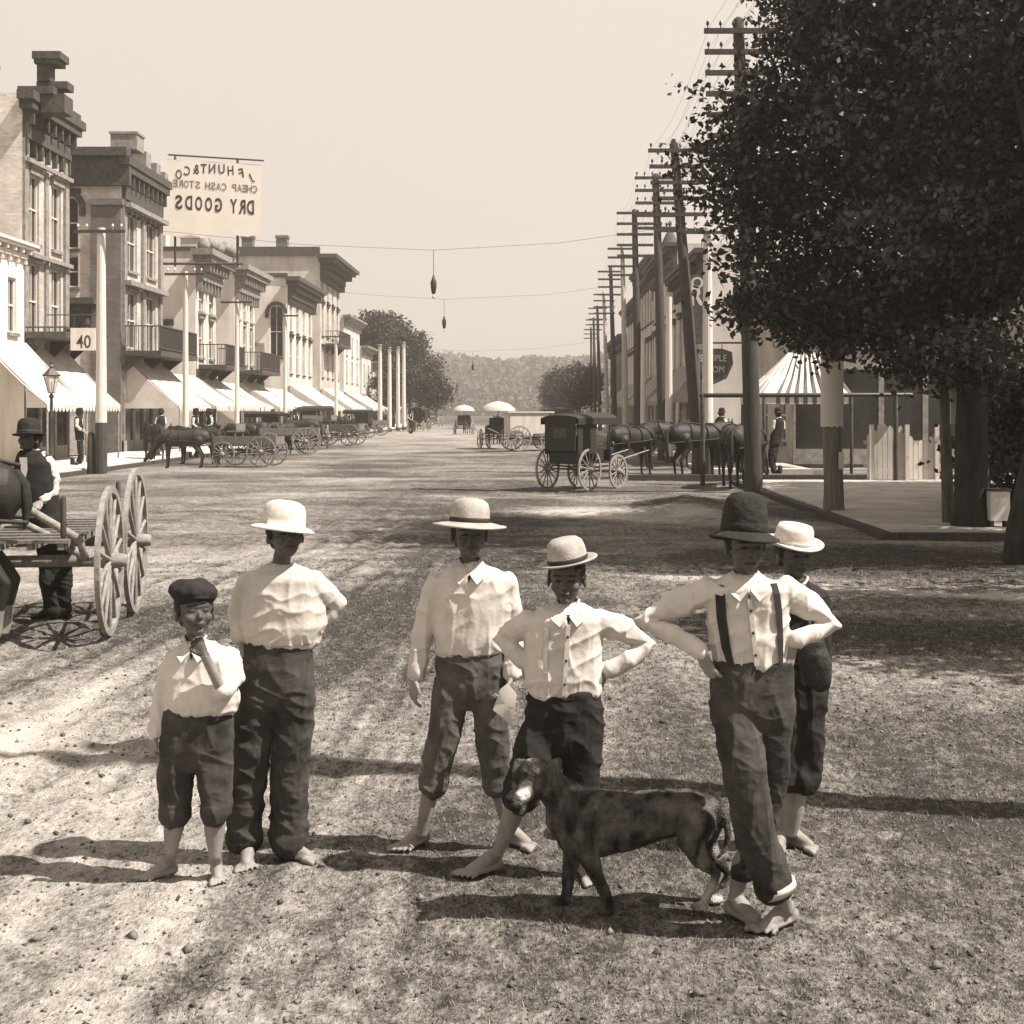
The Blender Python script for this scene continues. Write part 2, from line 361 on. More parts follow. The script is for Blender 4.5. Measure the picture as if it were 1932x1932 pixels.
# clods and pebbles
N = 8000; yy = 4.1+9.9*RNG.random(N)**1.5; xx = (RNG.random(N)-.52)*.92*yy*.85
sz = np.exp(RNG.normal(-5.25, .55, N))*(1+.04*(yy-5)); sz = np.minimum(sz, .028)
base = np.array([(1, 0, 0), (-.5, .87, 0), (-.5, -.87, 0), (.2, .1, .8), (.1, -.2, -.5)], float)
vs = base[None]*sz[:, None, None]*(.7+.6*RNG.random((N, 5, 1)))
an = RNG.random(N)*6.28; ca, sa = np.cos(an)[:, None], np.sin(an)[:, None]
vs = np.stack([vs[..., 0]*ca-vs[..., 1]*sa, vs[..., 0]*sa+vs[..., 1]*ca, vs[..., 2]], -1)
zz = np.array([gh(a, b_) for a, b_ in zip(xx, yy)]); vs += np.c_[xx, yy, zz+sz*.25][:, None, :]
fb = np.array([(0, 1, 3), (1, 2, 3), (2, 0, 3), (1, 0, 4), (2, 1, 4), (0, 2, 4)]); fc = (np.arange(N)*5)[:, None, None]+fb[None]
tn = np.repeat(.25+.65*RNG.random(N)**1.3, 5)[:, None]*np.ones((1, 3))
M_clod = mat('dirt_clod', .24, .95, .2, 30, attr=True, spec=.1)
tag(mkobj('dirt_clods', fastmesh('dirt_clods', vs.reshape(-1, 3), fc.reshape(-1, 3), M_clod, tn), None), 'small clods of dry dirt and pebbles strewn over the street', 'dirt clods', kind='stuff')
# short trodden grass, mostly on the right of the street
N = 22000; yy = 4.1+14*RNG.random(N)**1.4; xx = (RNG.random(N)*1.0-.38)*.72*yy; kp = []
tn_ = np.array([tone_at(a, b_) for a, b_ in zip(xx, yy)])
keep = (RNG.random(N) < np.clip(.95-tn_*1.1+.25*(xx > 0), .05, 1)); xx, yy = xx[keep], yy[keep]; N = len(xx)
zz = np.array([gh(a, b_) for a, b_ in zip(xx, yy)]); nb = 5
A = RNG.random((N, nb))*6.28; Ln = (.005+.016*RNG.random((N, nb)))*(1+.03*(yy[:, None]-5)); lean = .6+.9*RNG.random((N, nb))
bx = xx[:, None]+RNG.normal(0, .012, (N, nb)); by = yy[:, None]+RNG.normal(0, .012, (N, nb)); bz = np.repeat(zz[:, None], nb, 1)
wd = .0022*(1+.12*(yy[:, None]-5))
p0 = np.stack([bx-np.sin(A)*wd, by+np.cos(A)*wd, bz-.003], -1); p1 = np.stack([bx+np.sin(A)*wd, by-np.cos(A)*wd, bz-.003], -1)
p2 = np.stack([bx+np.cos(A)*Ln*lean, by+np.sin(A)*Ln*lean, bz+Ln], -1)
vs = np.stack([p0, p1, p2], 2).reshape(-1, 3); fc = np.arange(len(vs)).reshape(-1, 3)
tn = np.repeat(.35+1.3*RNG.random(len(fc))**2, 3)[:, None]*np.ones((1, 3))
M_grass = mat('dry_grass', .16, .9, .3, 12, attr=True, spec=.1)
tag(mkobj('grass', fastmesh('grass', vs, fc, M_grass, tn), None), 'short dry trodden grass growing in patches on the dirt street', 'grass', kind='stuff')

# pavements (raised), with plank kerbs
mb = MB(); mb.bb(-17, -13.25, 30, 210, -.2, .14); tag(mb.obj('pavement_left', M_stucco2), kind='structure')
mb = MB(); mb.bb(-13.25, -13.07, 30, 210, -.2, .10); tag(mb.obj('kerb_left', M_wood_d), kind='structure')
M_pave = mat('pale_dusty_pavement', .42, .95, .28, 1.2, .4, 25, detail=9)
mb = MB(); mb.bb(5.3, 40, 21.0, 36.5, -.2, .10); tag(mb.obj('pavement_right', M_pave), kind='structure')
mb = MB(); mb.bb(5.3, 40, 20.85, 21.0, -.2, .07).bb(5.12, 5.3, 20.85, 36.5, -.2, .07); tag(mb.obj('kerb_right', M_wood_d), kind='structure')
mb = MB(); mb.bb(5.4, 8.3, 42, 210, -.2, .14).bb(5.25, 5.4, 42, 210, -.2, .10); tag(mb.obj('pavement_right_far', M_pave), kind='structure')
mb = MB(); mb.bb(2.6, 14, 37.7, 38.0, -.1, .16); tag(mb.obj('drain_plank', M_wood_d), 'long dark timber laid across the gutter behind the parked horses', 'timber')
# hills
def ridge(name, y, y2, hb, x0, x1, seed):
    xs = np.linspace(x0, x1, 90); prof = hb*(1+.22*vn(np.c_[xs*.006+seed, xs*0, xs*0])+.05*vn(np.c_[xs*.03+seed, xs*0, xs*0]))
    vs = []; 
    for t, k in ((0, 0), (.25, .55), (.5, .85), (.75, 1), (1, .6)): vs += [(a, y+(y2-y)*t, p*k-2*(k == 0)) for a, p in zip(xs, prof)]
    n = len(xs); fc = [(r*n+i, r*n+i+1, (r+1)*n+i+1, (r+1)*n+i) for r in range(4) for i in range(n-1)]
    m = fastmesh(name, vs, fc, mat('wooded_hill', .07, 1, .5, .12, 0), smooth=True); tag(mkobj(name, m, None), kind='structure'); return xs, prof
HX, HP = ridge('hill', 520, 900, 37, -420, 520, 2.2)
# woods on the hill
N = 140000; tx = -300+700*RNG.random(N); ty = 512+200*RNG.random(N)
hh = np.interp(tx, HX, HP)*np.interp((ty-520)/380, [0, .25, .5], [0, .55, .85]); cl = fbm(np.c_[tx*.05, ty*.03, tx*0], 3)
s = .7+1.1*RNG.random(N); th = hh+(RNG.random(N)**1.3)*(5+3*cl)
a = RNG.random((N, 3))*6.28
d1 = RNG.normal(size=(N, 3)); d1 /= np.linalg.norm(d1, axis=1)[:, None]; d2 = np.cross(d1, RNG.normal(size=(N, 3))); d2 /= np.linalg.norm(d2, axis=1)[:, None]
c = np.c_[tx, ty, th]; q = np.stack([c+d1*s[:, None], c+d2*s[:, None]*.6, c-d1*s[:, None], c-d2*s[:, None]*.6], 1)
M_far = mat('far_foliage', .10, 1, .4, .3, attr=True)
tag(mkobj('distant_woods', fastmesh('distant_woods', q.reshape(-1, 3), np.arange(4*N).reshape(-1, 4), M_far, np.repeat(.75+.5*RNG.random(N)+.35*cl, 4)[:, None]*np.ones((1, 3))), None), 'pale wooded hillside closing the far end of the street', 'woods', kind='stuff')

# ------------------------------------------------------------------ trees
M_leaf = mat('dark_leaves', .032, .5, .3, 3, attr=True, spec=.5)
def crown(name, blobs, nleaf, ls, parent, mt, seed=0, twigs=True):
    """leaf-sized faces spread through many clumps"""
    r = np.random.default_rng(seed); pts = []; wts = np.array([b_[3]*b_[4]*b_[5] for b_ in blobs])**.8; wts /= wts.sum()
    C = []
    for b_, wt in zip(blobs, wts):
        k = max(4, int(nleaf*wt/26))            # clump centres near the shell of each blob
        d = r.normal(size=(k, 3)); d /= np.linalg.norm(d, axis=1)[:, None]; rad = r.random(k)**.28
        C.append(np.array(b_[:3])+d*rad[:, None]*np.array(b_[3:6])*(1+.16*r.normal(size=(k, 1))))
    C = np.concatenate(C); k = len(C); cs = ls*(2.0+2.2*r.random(k)); idx = r.integers(0, k, nleaf)
    P = C[idx]+r.normal(size=(nleaf, 3))*cs[idx][:, None]*np.array([1, 1, .55])
    n = r.normal(size=(nleaf, 3))*.8+np.array([0, 0, .6]); n /= np.linalg.norm(n, axis=1)[:, None]
    u = np.cross(n, r.normal(size=(nleaf, 3))); u /= np.linalg.norm(u, axis=1)[:, None]; v = np.cross(n, u)
    s = (ls*(.6+.7*r.random(nleaf)))[:, None]
    q = np.stack([P-u*s, P-u*s*.1+v*s*.62+n*s*.1, P+u*s, P-u*s*.1-v*s*.62+n*s*.1], 1)
    tn = np.repeat(.55+.9*r.random(k)[idx]*r.random(nleaf)+.5*r.random(nleaf)**4, 4)[:, None]*np.ones((1, 3))
    verts = q.reshape(-1, 3)-np.array(WL(parent))
    return mkobj(name, fastmesh(name, verts, np.arange(4*nleaf).reshape(-1, 4), mt, tn), None, parent), C
def tree(base, trunk, r0, blobs, nleaf, ls, label, seed, mt=None, bark=None, group=None, limbs=9):
    mt = mt or M_leaf; t = empty('street_tree', base, label, 'tree', group)
    bx, by, bz = base; top = Vector(trunk); mb = MB(); rr = random.Random(seed)
    mid = (Vector(base)+top)/2+Vector((rr.uniform(-.08, .08), rr.uniform(-.08, .08), 0))
    mb.tube([Vector(base)-V(0, 0, .15), Vector(base)+V(0, 0, .45), mid, top], [r0*1.5, r0*1.08, r0*.95, r0*.8], 14)
    cr, C = crown('crown', blobs, nleaf, ls, t, mt, seed)
    for i in range(limbs):
        e = Vector(C[rr.randrange(len(C))]); m_ = top.lerp(e, .5)+V(0, 0, .35)
        mb.tube([top-V(0, 0, .25), m_, e], [r0*.42, r0*.25, r0*.07], 7)
        for _ in range(3):
            e2 = Vector(C[rr.randrange(len(C))])
            if (e2-m_).length < 2.8: mb.tube([m_, m_.lerp(e2, .5)+V(0, 0, .12), e2], [r0*.17, r0*.1, r0*.03], 5)
    mb.obj('trunk', bark or M_bark, t); return t
def blobset(c, R, n, seed, squash=.85, zmin=-99):
    r = random.Random(seed); out = [(c[0], c[1], c[2], R*.62, R*.62, R*.62*squash)]
    for i in range(n):
        a = r.uniform(0, 6.28); b_ = r.uniform(-.6, 1); d = R*r.uniform(.5, .8); x = c[0]+math.cos(a)*d*math.sqrt(1-b_*b_*.8); y = c[1]+math.sin(a)*d*math.sqrt(1-b_*b_*.8)
        s = R*r.uniform(.26, .45); z = max(c[2]+b_*d*squash, zmin+s*.5); out.append((x, y, z, s, s, s*.75))
    return out
# big shade tree whose foliage fills the upper right
bl = blobset((6.9, 22.2, 6.6), 4.2, 26, 5, .95, 2.7)
def fb(px, py, Y, r, rz=None): p = gx(px, py, Y); return (p.x, p.y, p.z, r, r, (rz or r*.75))
bl = [(a, 21.3+(b_-22.2)*.7, c_, d, e_, f_) for a, b_, c_, d, e_, f_ in bl]
bl += [fb(1425, 250, 21, .35, .3), fb(1430, 330, 21, .5, .4), fb(1425, 400, 21, .45, .35), fb(1440, 455, 21, .5), fb(1430, 545, 21, .35, .28), fb(1455, 595, 21, .4, .22), fb(1420, 590, 21, .25, .14), fb(1415, 200, 21, .3, .2)]
bl += [fb(1560, 560, 21.5, 1.0), fb(1660, 610, 21.5, .9, .6), fb(1780, 600, 21.5, 1.0, .7), fb(1880, 610, 21.5, .9, .7), fb(1600, 655, 21.8, .6, .25), fb(1700, 690, 21.8, .6, .2), fb(1500, 600, 21.5, .6, .4), fb(1840, 480, 21, 1.2), fb(1720, 480, 21, 1.2)]
bl += [fb(1345, 325, 21, .42), fb(1310, 285, 21, .22, .14), fb(1355, 275, 21, .26, .14), fb(1400, 360, 21, .6), fb(1330, 375, 21, .28, .25), fb(1395, 420, 21.5, .45), fb(1470, 300, 21.5, .9), fb(1440, 210, 21.5, .45),
       fb(1480, 120, 22, .5), fb(1500, 40, 22, .45), fb(1420, 505, 21, .5, .3), fb(1400, 580, 21.3, .3, .18), fb(1470, 560, 21.5, .6), fb(1560, 600, 22, .8), fb(1640, 640, 22, .7, .4), fb(1530, 440, 22, 1.0),
       fb(1760, 690, 22, .7, .35), fb(1860, 700, 22, .7, .35), fb(1600, 200, 22, 1.1), fb(1700, 90, 22, 1.2), fb(1560, 60, 22, .9), fb(1480, 380, 21.5, .9), fb(1600, 480, 22, 1.0)]
tree((6.75, 21.9, .0), (6.85, 22.0, 3.4), .25, bl, 170000, .062, 'large dark leafy shade tree with the thickest trunk, branches reaching over the poles', 3)
bl = blobset((8.3, 17.9, 6.3), 3.6, 20, 8, .9, 2.6)
bl += [fb(1900, 640, 17, .6, .3), fb(1800, 650, 17.5, .5, .3), fb(1720, 430, 17.5, .7), fb(1860, 80, 17.5, .8)]
tree((6.02, 17.5, 0), (6.6, 17.7, 3.1), .18, bl, 60000, .058, 'shade tree with slimmer dark trunk at the right picture edge', 4)
bl = blobset((8.2, 11.6, 5.6), 3.0, 14, 9, .9, 3.0)
tree((8.0, 11.5, 0), (8.0, 11.5, 3.0), .22, bl, 26000, .07, 'shade tree beyond the right edge whose shade falls across the street', 5)
for i, (x_, y_, lb) in enumerate(((12.6, 22.5, 'dark tree added past the right picture edge to shade the pavement'), (13.5, 31.5, 'dark tree added in front of the right shops to shade them, farthest back of the pavement trees'), (9.3, 24.6, 'dark tree with low foliage added beside the thick trunk to darken the right edge'))):  # trees added to shade the pavement and shops
    bl = blobset((x_, y_, 6.2), 3.7, 16, 40+i, .9, 2.7)
    tree((x_, y_, .1), (x_+.1, y_, 3.0), .24, bl, 34000, .075, lb, 50+i)
bl = blobset((11.5, 27, 6.5), 3.6, 14, 13, .9, 2.8)
tree((10.0, 27.5, .1), (10.2, 27.2, 3.3), .2, bl, 30000, .08, 'shade tree farther back behind the thick trunk on the right', 6)
for i, (x_, y_, r_, lb) in enumerate(((9.0, 25.2, 1.5, 'dark leafy shrub added to darken the gap right of the thickest trunk'), (11.2, 27.0, 1.7, 'dark shrub added behind the right edge trunks to darken the gap, farther back'))):  # shrubs added to cover sunlit pavement with a dark mass
    t = empty('shrub', (x_, y_, .1), lb, 'shrub', 'shrubs added to darken the gap behind the right trunks'); bl = [(x_, y_, 1.1, r_, r_*.8, 1.15), (x_-.4, y_, 1.8, r_*.7, r_*.6, .8), (x_+.6, y_, 1.7, r_*.7, r_*.6, .9)]
    crown('foliage', bl, 12000, .07, t, M_leaf, 70+i); mb = MB()
    for k in range(5): mb.tube([(x_+.1*k-.2, y_, 0), (x_+.3*k-.6, y_, 1.5)], [.03, .015], 6)
    mb.obj('stems', M_bark, t)
q = gx(1883, 974, 21.6); t = empty('notice_box', (q.x, 21.6, .1), 'white rectangular box standing on the pavement just right of the thickest trunk', 'box'); mb = MB(); mb.box((q.x, 21.6, .1+.32), (.29, .22, .44)).obj('box_body', M_whitep, t); mb = MB(); mb.box((q.x, 21.6, .1+.56), (.33, .26, .03)).obj('lid', M_wood_d, t)
for s_ in (-1, 1): mb = MB(); mb.box((q.x+s_*.11, 21.6, .1+.045), (.04, .18, .1)).obj('leg', M_wood_d, t)
# slender stem with pale bark in front of the thick trunk
t = empty('young_tree', gx(1790, 997), 'slender leaning pale stem just left of the thickest trunk, white paper pinned on', 'tree'); mb = MB()
p = [gx(1790, 997), gx(1786, 880, 22.5), gx(1783, 790, 22.5), gx(1780, 700, 22.5), gx(1776, 560, 22.5)]
mb.tube(p, [.105, .09, .085, .08, .06], 12).obj('trunk', M_bark2, t)
cr, C = crown('crown', [fb(1776, 540, 22.5, .8), fb(1740, 600, 22.5, .45, .3), fb(1830, 560, 22.4, .5)], 4000, .06, t, M_leaf, 33)
mb = MB(); a, b_ = gx(1793, 705, 22.3), gx(1808, 800, 22.3); mb.bb(a.x, b_.x, 22.28, 22.32, b_.z, a.z).obj('paper_strip', M_paper, t)

# trees far down the street
M_leaf2 = mat('mid_leaves', .06, .8, .3, 2, attr=True)
def far_tree(px, ybase, Y, ptop, hw, label, seed, n=9000, group='trees at the far end of the street'):
    b0 = gx(px, ybase, Y); b0.z = 0; zt = gx(px, ptop, Y).z; R = hw/F*Y; cz = zt*(.52 if ptop > 600 else .62); rz = (zt-cz)*.95
    bl = blobset((b0.x, b0.y, cz), R, 12, seed, rz/R)
    bl = [(a, b_, max(c_, .4*d), d, e_, f_) for a, b_, c_, d, e_, f_ in bl]
    tree(tuple(b0), (b0.x, b0.y, max(1.5, cz-rz*.7)), R*.07, bl, n, max(.16, R*.05), label, seed, M_leaf2, group=group, limbs=5)
far_tree(714, 780, 165, 558, 66, 'tall dark round-headed tree behind the four white poles', 21, 16000)
far_tree(772, 780, 160, 600, 40, 'lower dark tree at the right flank of the tall round-headed one', 22)
far_tree(742, 790, 150, 660, 36, 'dark bushy tree directly behind the white poles', 25)
far_tree(808, 790, 150, 662, 36, 'dark bushy tree just right of the white poles', 23)
far_tree(823, 790, 230, 690, 22, 'small greyish tree closing the left side of the street', 24, 5000)
far_tree(1090, 790, 150, 655, 36, 'dark tree behind the farthest telegraph poles', 26)
far_tree(1055, 790, 170, 680, 32, 'low dark tree at the right side of the far street', 27)
far_tree(1038, 790, 240, 705, 18, 'small pale tree beside the far right end of the street', 28, 5000)
# ------------------------------------------------------------------ buildings
def frame_of(O, u, n): return Vector(O), Vector(u), Vector(n)
def wall(mb, fr, W, H, ops, rev=.22):
    """wall sheet with real openings; ops = (u0,u1,v0,v1)"""
    O, u, n = fr; z = Vector((0, 0, 1))
    us = sorted({0, W}|{round(q, 3) for o in ops for q in o[:2]}); vs = sorted({0, H}|{round(q, 3) for o in ops for q in o[2:4]})
    P = lambda a, b_, d=0: O+u*a+z*b_-n*d
    for i in range(len(us)-1):
        for j in range(len(vs)-1):
            cu, cv = (us[i]+us[i+1])/2, (vs[j]+vs[j+1])/2
            if any(o[0] < cu < o[1] and o[2] < cv < o[3] for o in ops): continue
            mb.add([P(us[i], vs[j]), P(us[i+1], vs[j]), P(us[i+1], vs[j+1]), P(us[i], vs[j+1])], [(0, 1, 2, 3)])
    for a, b_, c_, d in [o[:4] for o in ops]:
        for p_, q_ in (((a, c_), (b_, c_)), ((b_, c_), (b_, d)), ((b_, d), (a, d)), ((a, d), (a, c_))):
            mb.add([P(*p_), P(*q_), P(q_[0], q_[1], rev), P(p_[0], p_[1], rev)], [(0, 1, 2, 3)])
def slab(mb, fr, a, b_, c_, d, d0, d1):
    O, u, n = fr; z = Vector((0, 0, 1)); q = [O+u*x+z*y+n*w_ for w_ in (d0, d1) for y in (c_, d) for x in (a, b_)]
    mb.add(q, [(0,2,3,1),(4,5,7,6),(0,1,5,4),(2,6,7,3),(0,4,6,2),(1,3,7,5)])
def window(par, fr, o, arch=False, hood=None, fm=None, name='window', bars=1, wallmat=None, shut=None):
    a, b_, c_, d = o[:4]; fm = fm or M_whitep; O, u, n = fr; z = Vector((0, 0, 1)); t = .06; mb = MB()
    D0, D1 = -.17, -.09
    slab(mb, fr, a, a+t, c_, d, D0, D1); slab(mb, fr, b_-t, b_, c_, d, D0, D1); slab(mb, fr, a+t, b_-t, c_, c_+t, D0, D1); slab(mb, fr, a+t, b_-t, d-t, d, D0, D1)
    slab(mb, fr, a+t, b_-t, (c_+d)/2-.03, (c_+d)/2+.03, D0, D1+.01)
    for k in range(bars): x = a+(b_-a)*(k+1)/(bars+1); slab(mb, fr, x-.02, x+.02, c_+t, d-t, D0, D1-.01)
    w_ = mb.obj(name, fm, par)
    mb = MB(); P = lambda x, y: O+u*x+z*y-n*.15
    mb.add([P(a, c_), P(b_, c_), P(b_, d), P(a, d)], [(0, 1, 2, 3)]); mb.obj('pane', M_glass, w_)
    mb = MB(); slab(mb, fr, a-.08, b_+.08, c_-.12, c_-.005, .004, .1); mb.obj('sill', hood or M_stone, w_)
    if arch:
        R = (b_-a)/2; cx = (a+b_)/2; mb = MB(); cy = d-R
        for s_ in (-1, 1):
            arc = [(cx+s_*R*math.cos(q*math.pi/16), cy+R*math.sin(q*math.pi/16)) for q in range(9)]
            pts = [O+u*x+z*y-n*.004 for x, y in arc]+[O+u*(cx+s_*R)+z*d-n*.004]
            mb.add(pts, [tuple(range(len(pts)))])
        mb.obj('arch_infill', wallmat or B_side, w_)
        mb = MB(); R2 = R+.06; R3 = R+.30; A = [O+u*(cx+r_*math.cos(q*math.pi/14))+z*(cy+r_*math.sin(q*math.pi/14))+n*dd for q in range(15) for r_, dd in ((R2, .004), (R2, .16), (R3, .16), (R3, .004))]
        fs = [(q*4+k, q*4+(k+1) % 4, (q+1)*4+(k+1) % 4, (q+1)*4+k) for q in range(14) for k in range(4)]+[(0, 1, 2, 3), (56, 59, 58, 57)]
        mb.add(A, fs); slab(mb, fr, cx-R3, cx-R2, cy-.35, cy, .004, .16); slab(mb, fr, cx+R2, cx+R3, cy-.35, cy, .004, .16); mb.obj('hood_mould', hood or M_trim, w_)
    elif hood is not None:
        mb = MB(); slab(mb, fr, a-.12, b_+.12, d+.005, d+.22, .004, .12); slab(mb, fr, a-.18, b_+.18, d+.22, d+.30, .004, .2); mb.obj('lintel', hood, w_)
    return w_
def cornice(par, fr, a, b_, z0, h, dep, m_, brk=.7, name='cornice', ends=0):
    mb = MB(); slab(mb, fr, a, b_, z0, z0+h*.3, .003, dep*.35); slab(mb, fr, a-ends*.6*dep, b_+ends*.6*dep, z0+h*.62, z0+h*.8, .003, dep*.85); slab(mb, fr, a-ends*dep, b_+ends*dep, z0+h*.8, z0+h, .003, dep)
    o = mb.obj(name, m_, par); n_ = max(2, int(abs(b_-a)/brk))
    for k in range(n_+1):
        mb = MB(); x = a+.08+(b_-a-.16)*k/n_; slab(mb, fr, x-.07, x+.07, z0+h*.3, z0+h*.62, .003, dep*.7); slab(mb, fr, x-.07, x+.07, z0-h*.35, z0+h*.3-.002, .003, dep*.3); mb.obj('bracket', m_, o)
    return o
XL, XR = -17.0, 8.4
def building(side, y0, y1, H, depth, wm, wm2, label, roof=M_roof, name='brick_shop', fl=(), sidewin=(), cor=None, cm=None, group=None, hood=None, arch=False, x=None):
    xf = x if x is not None else (XL if side == 'L' else XR); sg = 1 if side == 'L' else -1
    t = empty(name, (xf-sg*depth/2, (y0+y1)/2, 0), label, 'building', group)
    W = y1-y0; frF = frame_of((xf, y0, 0), (0, 1, 0), (sg, 0, 0))
    xb = xf-sg*depth; frS = frame_of((min(xf, xb), y0, 0), (1, 0, 0), (0, -1, 0))
    opsF = []
    for (z0, z1, n_, ww) in fl:
        for k in range(n_):
            c_ = W*(k+.5)/n_; opsF.append((c_-ww/2, c_+ww/2, z0, z1))
    mb = MB(); wall(mb, frF, W, H, opsF); mb.obj('facade', wm, t)
    mb = MB(); wall(mb, frS, depth, H, [o[:4] for o in sidewin]); 
    frB = frame_of((min(xf, xb), y1, 0), (1, 0, 0), (0, 1, 0)); wall(mb, frB, depth, H, []); frD = frame_of((xb, y0, 0), (0, 1, 0), (-sg, 0, 0)); wall(mb, frD, W, H, [])
    mb.obj('side_wall', wm2, t)
    mb = MB(); mb.bb(min(xf, xb)+.02, max(xf, xb)-.02, y0+.02, y1-.02, H-.25, H-.1).obj('roof', roof, t)
    mb = MB(); mb.bb(min(xf, xb)-.0+.3, max(xf, xb)-.35, y0+.35, y1-.3, .2, H-.3).obj('interior', M_dark, t)
    for o in opsF: window(t, frF, o, arch=arch, hood=hood, wallmat=wm)
    for o in sidewin: window(t, frS, o[:4], arch=len(o) > 4 and o[4], hood=(M_trim if len(o) > 4 and o[4] else None), bars=1, wallmat=wm2)
    if cor:
        cornice(t, frF, 0, W, H-cor[0], cor[0], cor[1], cm or M_trim, ends=1)
    else:
        mb = MB(); slab(mb, frF, -.05, W+.05, H, H+.12, -.3, .12); slab(mb, frS, 0, depth, H, H+.12, -.3, .08) ; mb.obj('coping', M_trim_m, t)
    return t, frF, frS
def chimney(t, x, y, z, h=1.1, s=.5, m_=None):
    mb = MB(); mb.bb(x-s/2, x+s/2, y-s/2, y+s/2, z-.3, z+h).bb(x-s/2-.07, x+s/2+.07, y-s/2-.07, y+s/2+.07, z+h+.003, z+h+.22); mb.obj('chimney', m_ or B_dark, t)
def awning(side, y0, y1, label, x0=None, x1=None, zt=3.6, zb=2.05, cur=True, m_=None, group='canvas awnings over the pavement', near=True):
    sg = 1 if side == 'L' else -1; x0 = x0 if x0 is not None else (XL if side == 'L' else XR)+sg*.05; x1 = x1 if x1 is not None else x0+sg*2.2
    t = empty('awning', ((x0+x1)/2, (y0+y1)/2, 0), label, 'awning', group); mb = MB(); n = 10; m_n = 8; vs = []
    for i in range(n+1):
        y = y0+(y1-y0)*i/n
        for j in range(m_n+1):
            s_ = j/m_n; vs.append((x0+(x1-x0)*s_, y, zt+(zb-zt)*s_-.10*math.sin(math.pi*s_)-.03*math.sin(i*2.3)*math.sin(math.pi*s_)))
    fs = [(i*(m_n+1)+j, i*(m_n+1)+j+1, (i+1)*(m_n+1)+j+1, (i+1)*(m_n+1)+j) for i in range(n) for j in range(m_n)]
    k = len(vs); vs2 = [(a, b_, c_+.012) for a, b_, c_ in vs]; mb.add(vs, [f[::-1] for f in fs], True); mb.add(vs2, fs, True)
    mb.obj('canvas', m_ or M_canvas, t)
    mb = MB(); nv = max(6, int((y1-y0)*3)); 
    for i in range(nv):
        a, b_ = y0+(y1-y0)*i/nv, y0+(y1-y0)*(i+1)/nv; q = [(x1, a, zb+.01), (x1, b_, zb+.01), (x1+sg*.01, b_-.05, zb-.18), (x1+sg*.01, (a+b_)/2, zb-.24), (x1+sg*.01, a+.05, zb-.18)]
        mb.add(q, [(0, 1, 2, 3, 4)])
    mb.obj('valance', m_ or M_canvas, t)
    if cur:
        mb = MB(); e = [(x0, zb-.1), (x1, zb-.1), (x1, zb)]+[(x0+(x1-x0)*s_, zt+(zb-zt)*s_-.10*math.sin(math.pi*s_)) for s_ in (.75, .5, .25, 0)]
        for yy_ in (y0-.01,): mb.add([(a, yy_, b_) for a, b_ in e]+[(a, yy_+.012, b_) for a, b_ in e], [tuple(range(7)), tuple(range(13, 6, -1))]+[(i, (i+1) % 7, 7+(i+1) % 7, 7+i) for i in range(7)])
        mb.obj('end_curtain', m_ or M_canvas, t)
    mb = MB()
    for y in (y0+.15, y1-.15): mb.tube([(x1-sg*.03, y, .1), (x1-sg*.03, y, zb)], .035, 8); mb.tube([(x0, y, zt-.06), (x1-sg*.03, y, zb-.03)], .025, 6)
    mb.tube([(x1-sg*.03, y0, zb-.01), (x1-sg*.03, y1, zb-.01)], .03, 6); mb.obj('awning_frame', M_trim_m, t)
    return t
def shopfront(t, fr, W, z1=3.2):
    mb = MB(); n_ = max(2, int(W/1.4))
    for k in range(n_+1): x = W*k/n_; slab(mb, fr, max(0, x-.09), min(W, x+.09), .1, z1, .004, .12)
    slab(mb, fr, 0, W, z1, z1+.35, .004, .16); slab(mb, fr, 0, W, .1, .6, .003, .08); mb.obj('shopfront', M_trim_m, t)
    mb = MB(); slab(mb, fr, .1, W-.1, .6, z1, .0025, .03); mb.obj('shop_glass', M_glass, t)

# --- A : tall pale block at the left picture edge
A, fA, sA = building('L', 48, 52.6, 12.5, 14, B_mid, B_side, 'tallest pale brick block at the left picture edge with ornate dark bracketed cornice', cor=(1.5, .55), cm=M_trim,
    fl=((4.3, 6.9, 2, 1.0), (7.6, 9.9, 2, 1.0)), hood=M_trim_m, name='brick_block')
mb = MB()
for z in (7.05, 10.2): slab(mb, fA, 0, 4.6, z, z+.14, .15, .26)
slab(mb, fA, 0, .4, 3.8, 11, .002, .10); slab(mb, fA, 4.2, 4.6, 3.8, 11, .002, .10); slab(mb, fA, 2.15, 2.45, 3.8, 10.2, .002, .08); mb.obj('pilaster_bands', M_trim_m, A)
mb = MB()   # stepped finial standing out over the cornice
slab(mb, fA, .1, 1.3, 12.5, 12.75, -.2, 1.0); slab(mb, fA, .2, 1.1, 11.9, 12.5, .552, 1.35); slab(mb, fA, .5, 1.2, 12.75, 13.0, .3, 1.35); slab(mb, fA, .4, .9, 13.0, 13.55, .35, .8)
slab(mb, fA, .25, 1.1, 13.55, 13.7, .3, 1.1); slab(mb, fA, .2, 1.15, 13.703, 13.95, .25, 1.2); slab(mb, fA, 1.5, 4.7, 12.5, 12.7, -.3, .5); mb.obj('finial', M_trim, A)
mb = MB(); slab(mb, sA, 0, 13.1, 12.5, 13.35, -.3, 0.02); mb.obj('parapet', B_side, A); mb = MB(); slab(mb, sA, 0, 13.15, 13.353, 13.5, -.35, .1); mb.obj('coping', M_trim_m, A)
shopfront(A, fA, 4.6)
# low pale annex in front of A (far left)
Aa, fAa, sAa = building('L', 43.5, 47.9, 7.4, 12, M_stucco, M_stucco, 'low whitewashed shop in front of the tallest left block', x=-16.9, cor=(.5, .4), cm=M_whitep, name='low_shop', fl=((4.4, 6.2, 2, .8),))
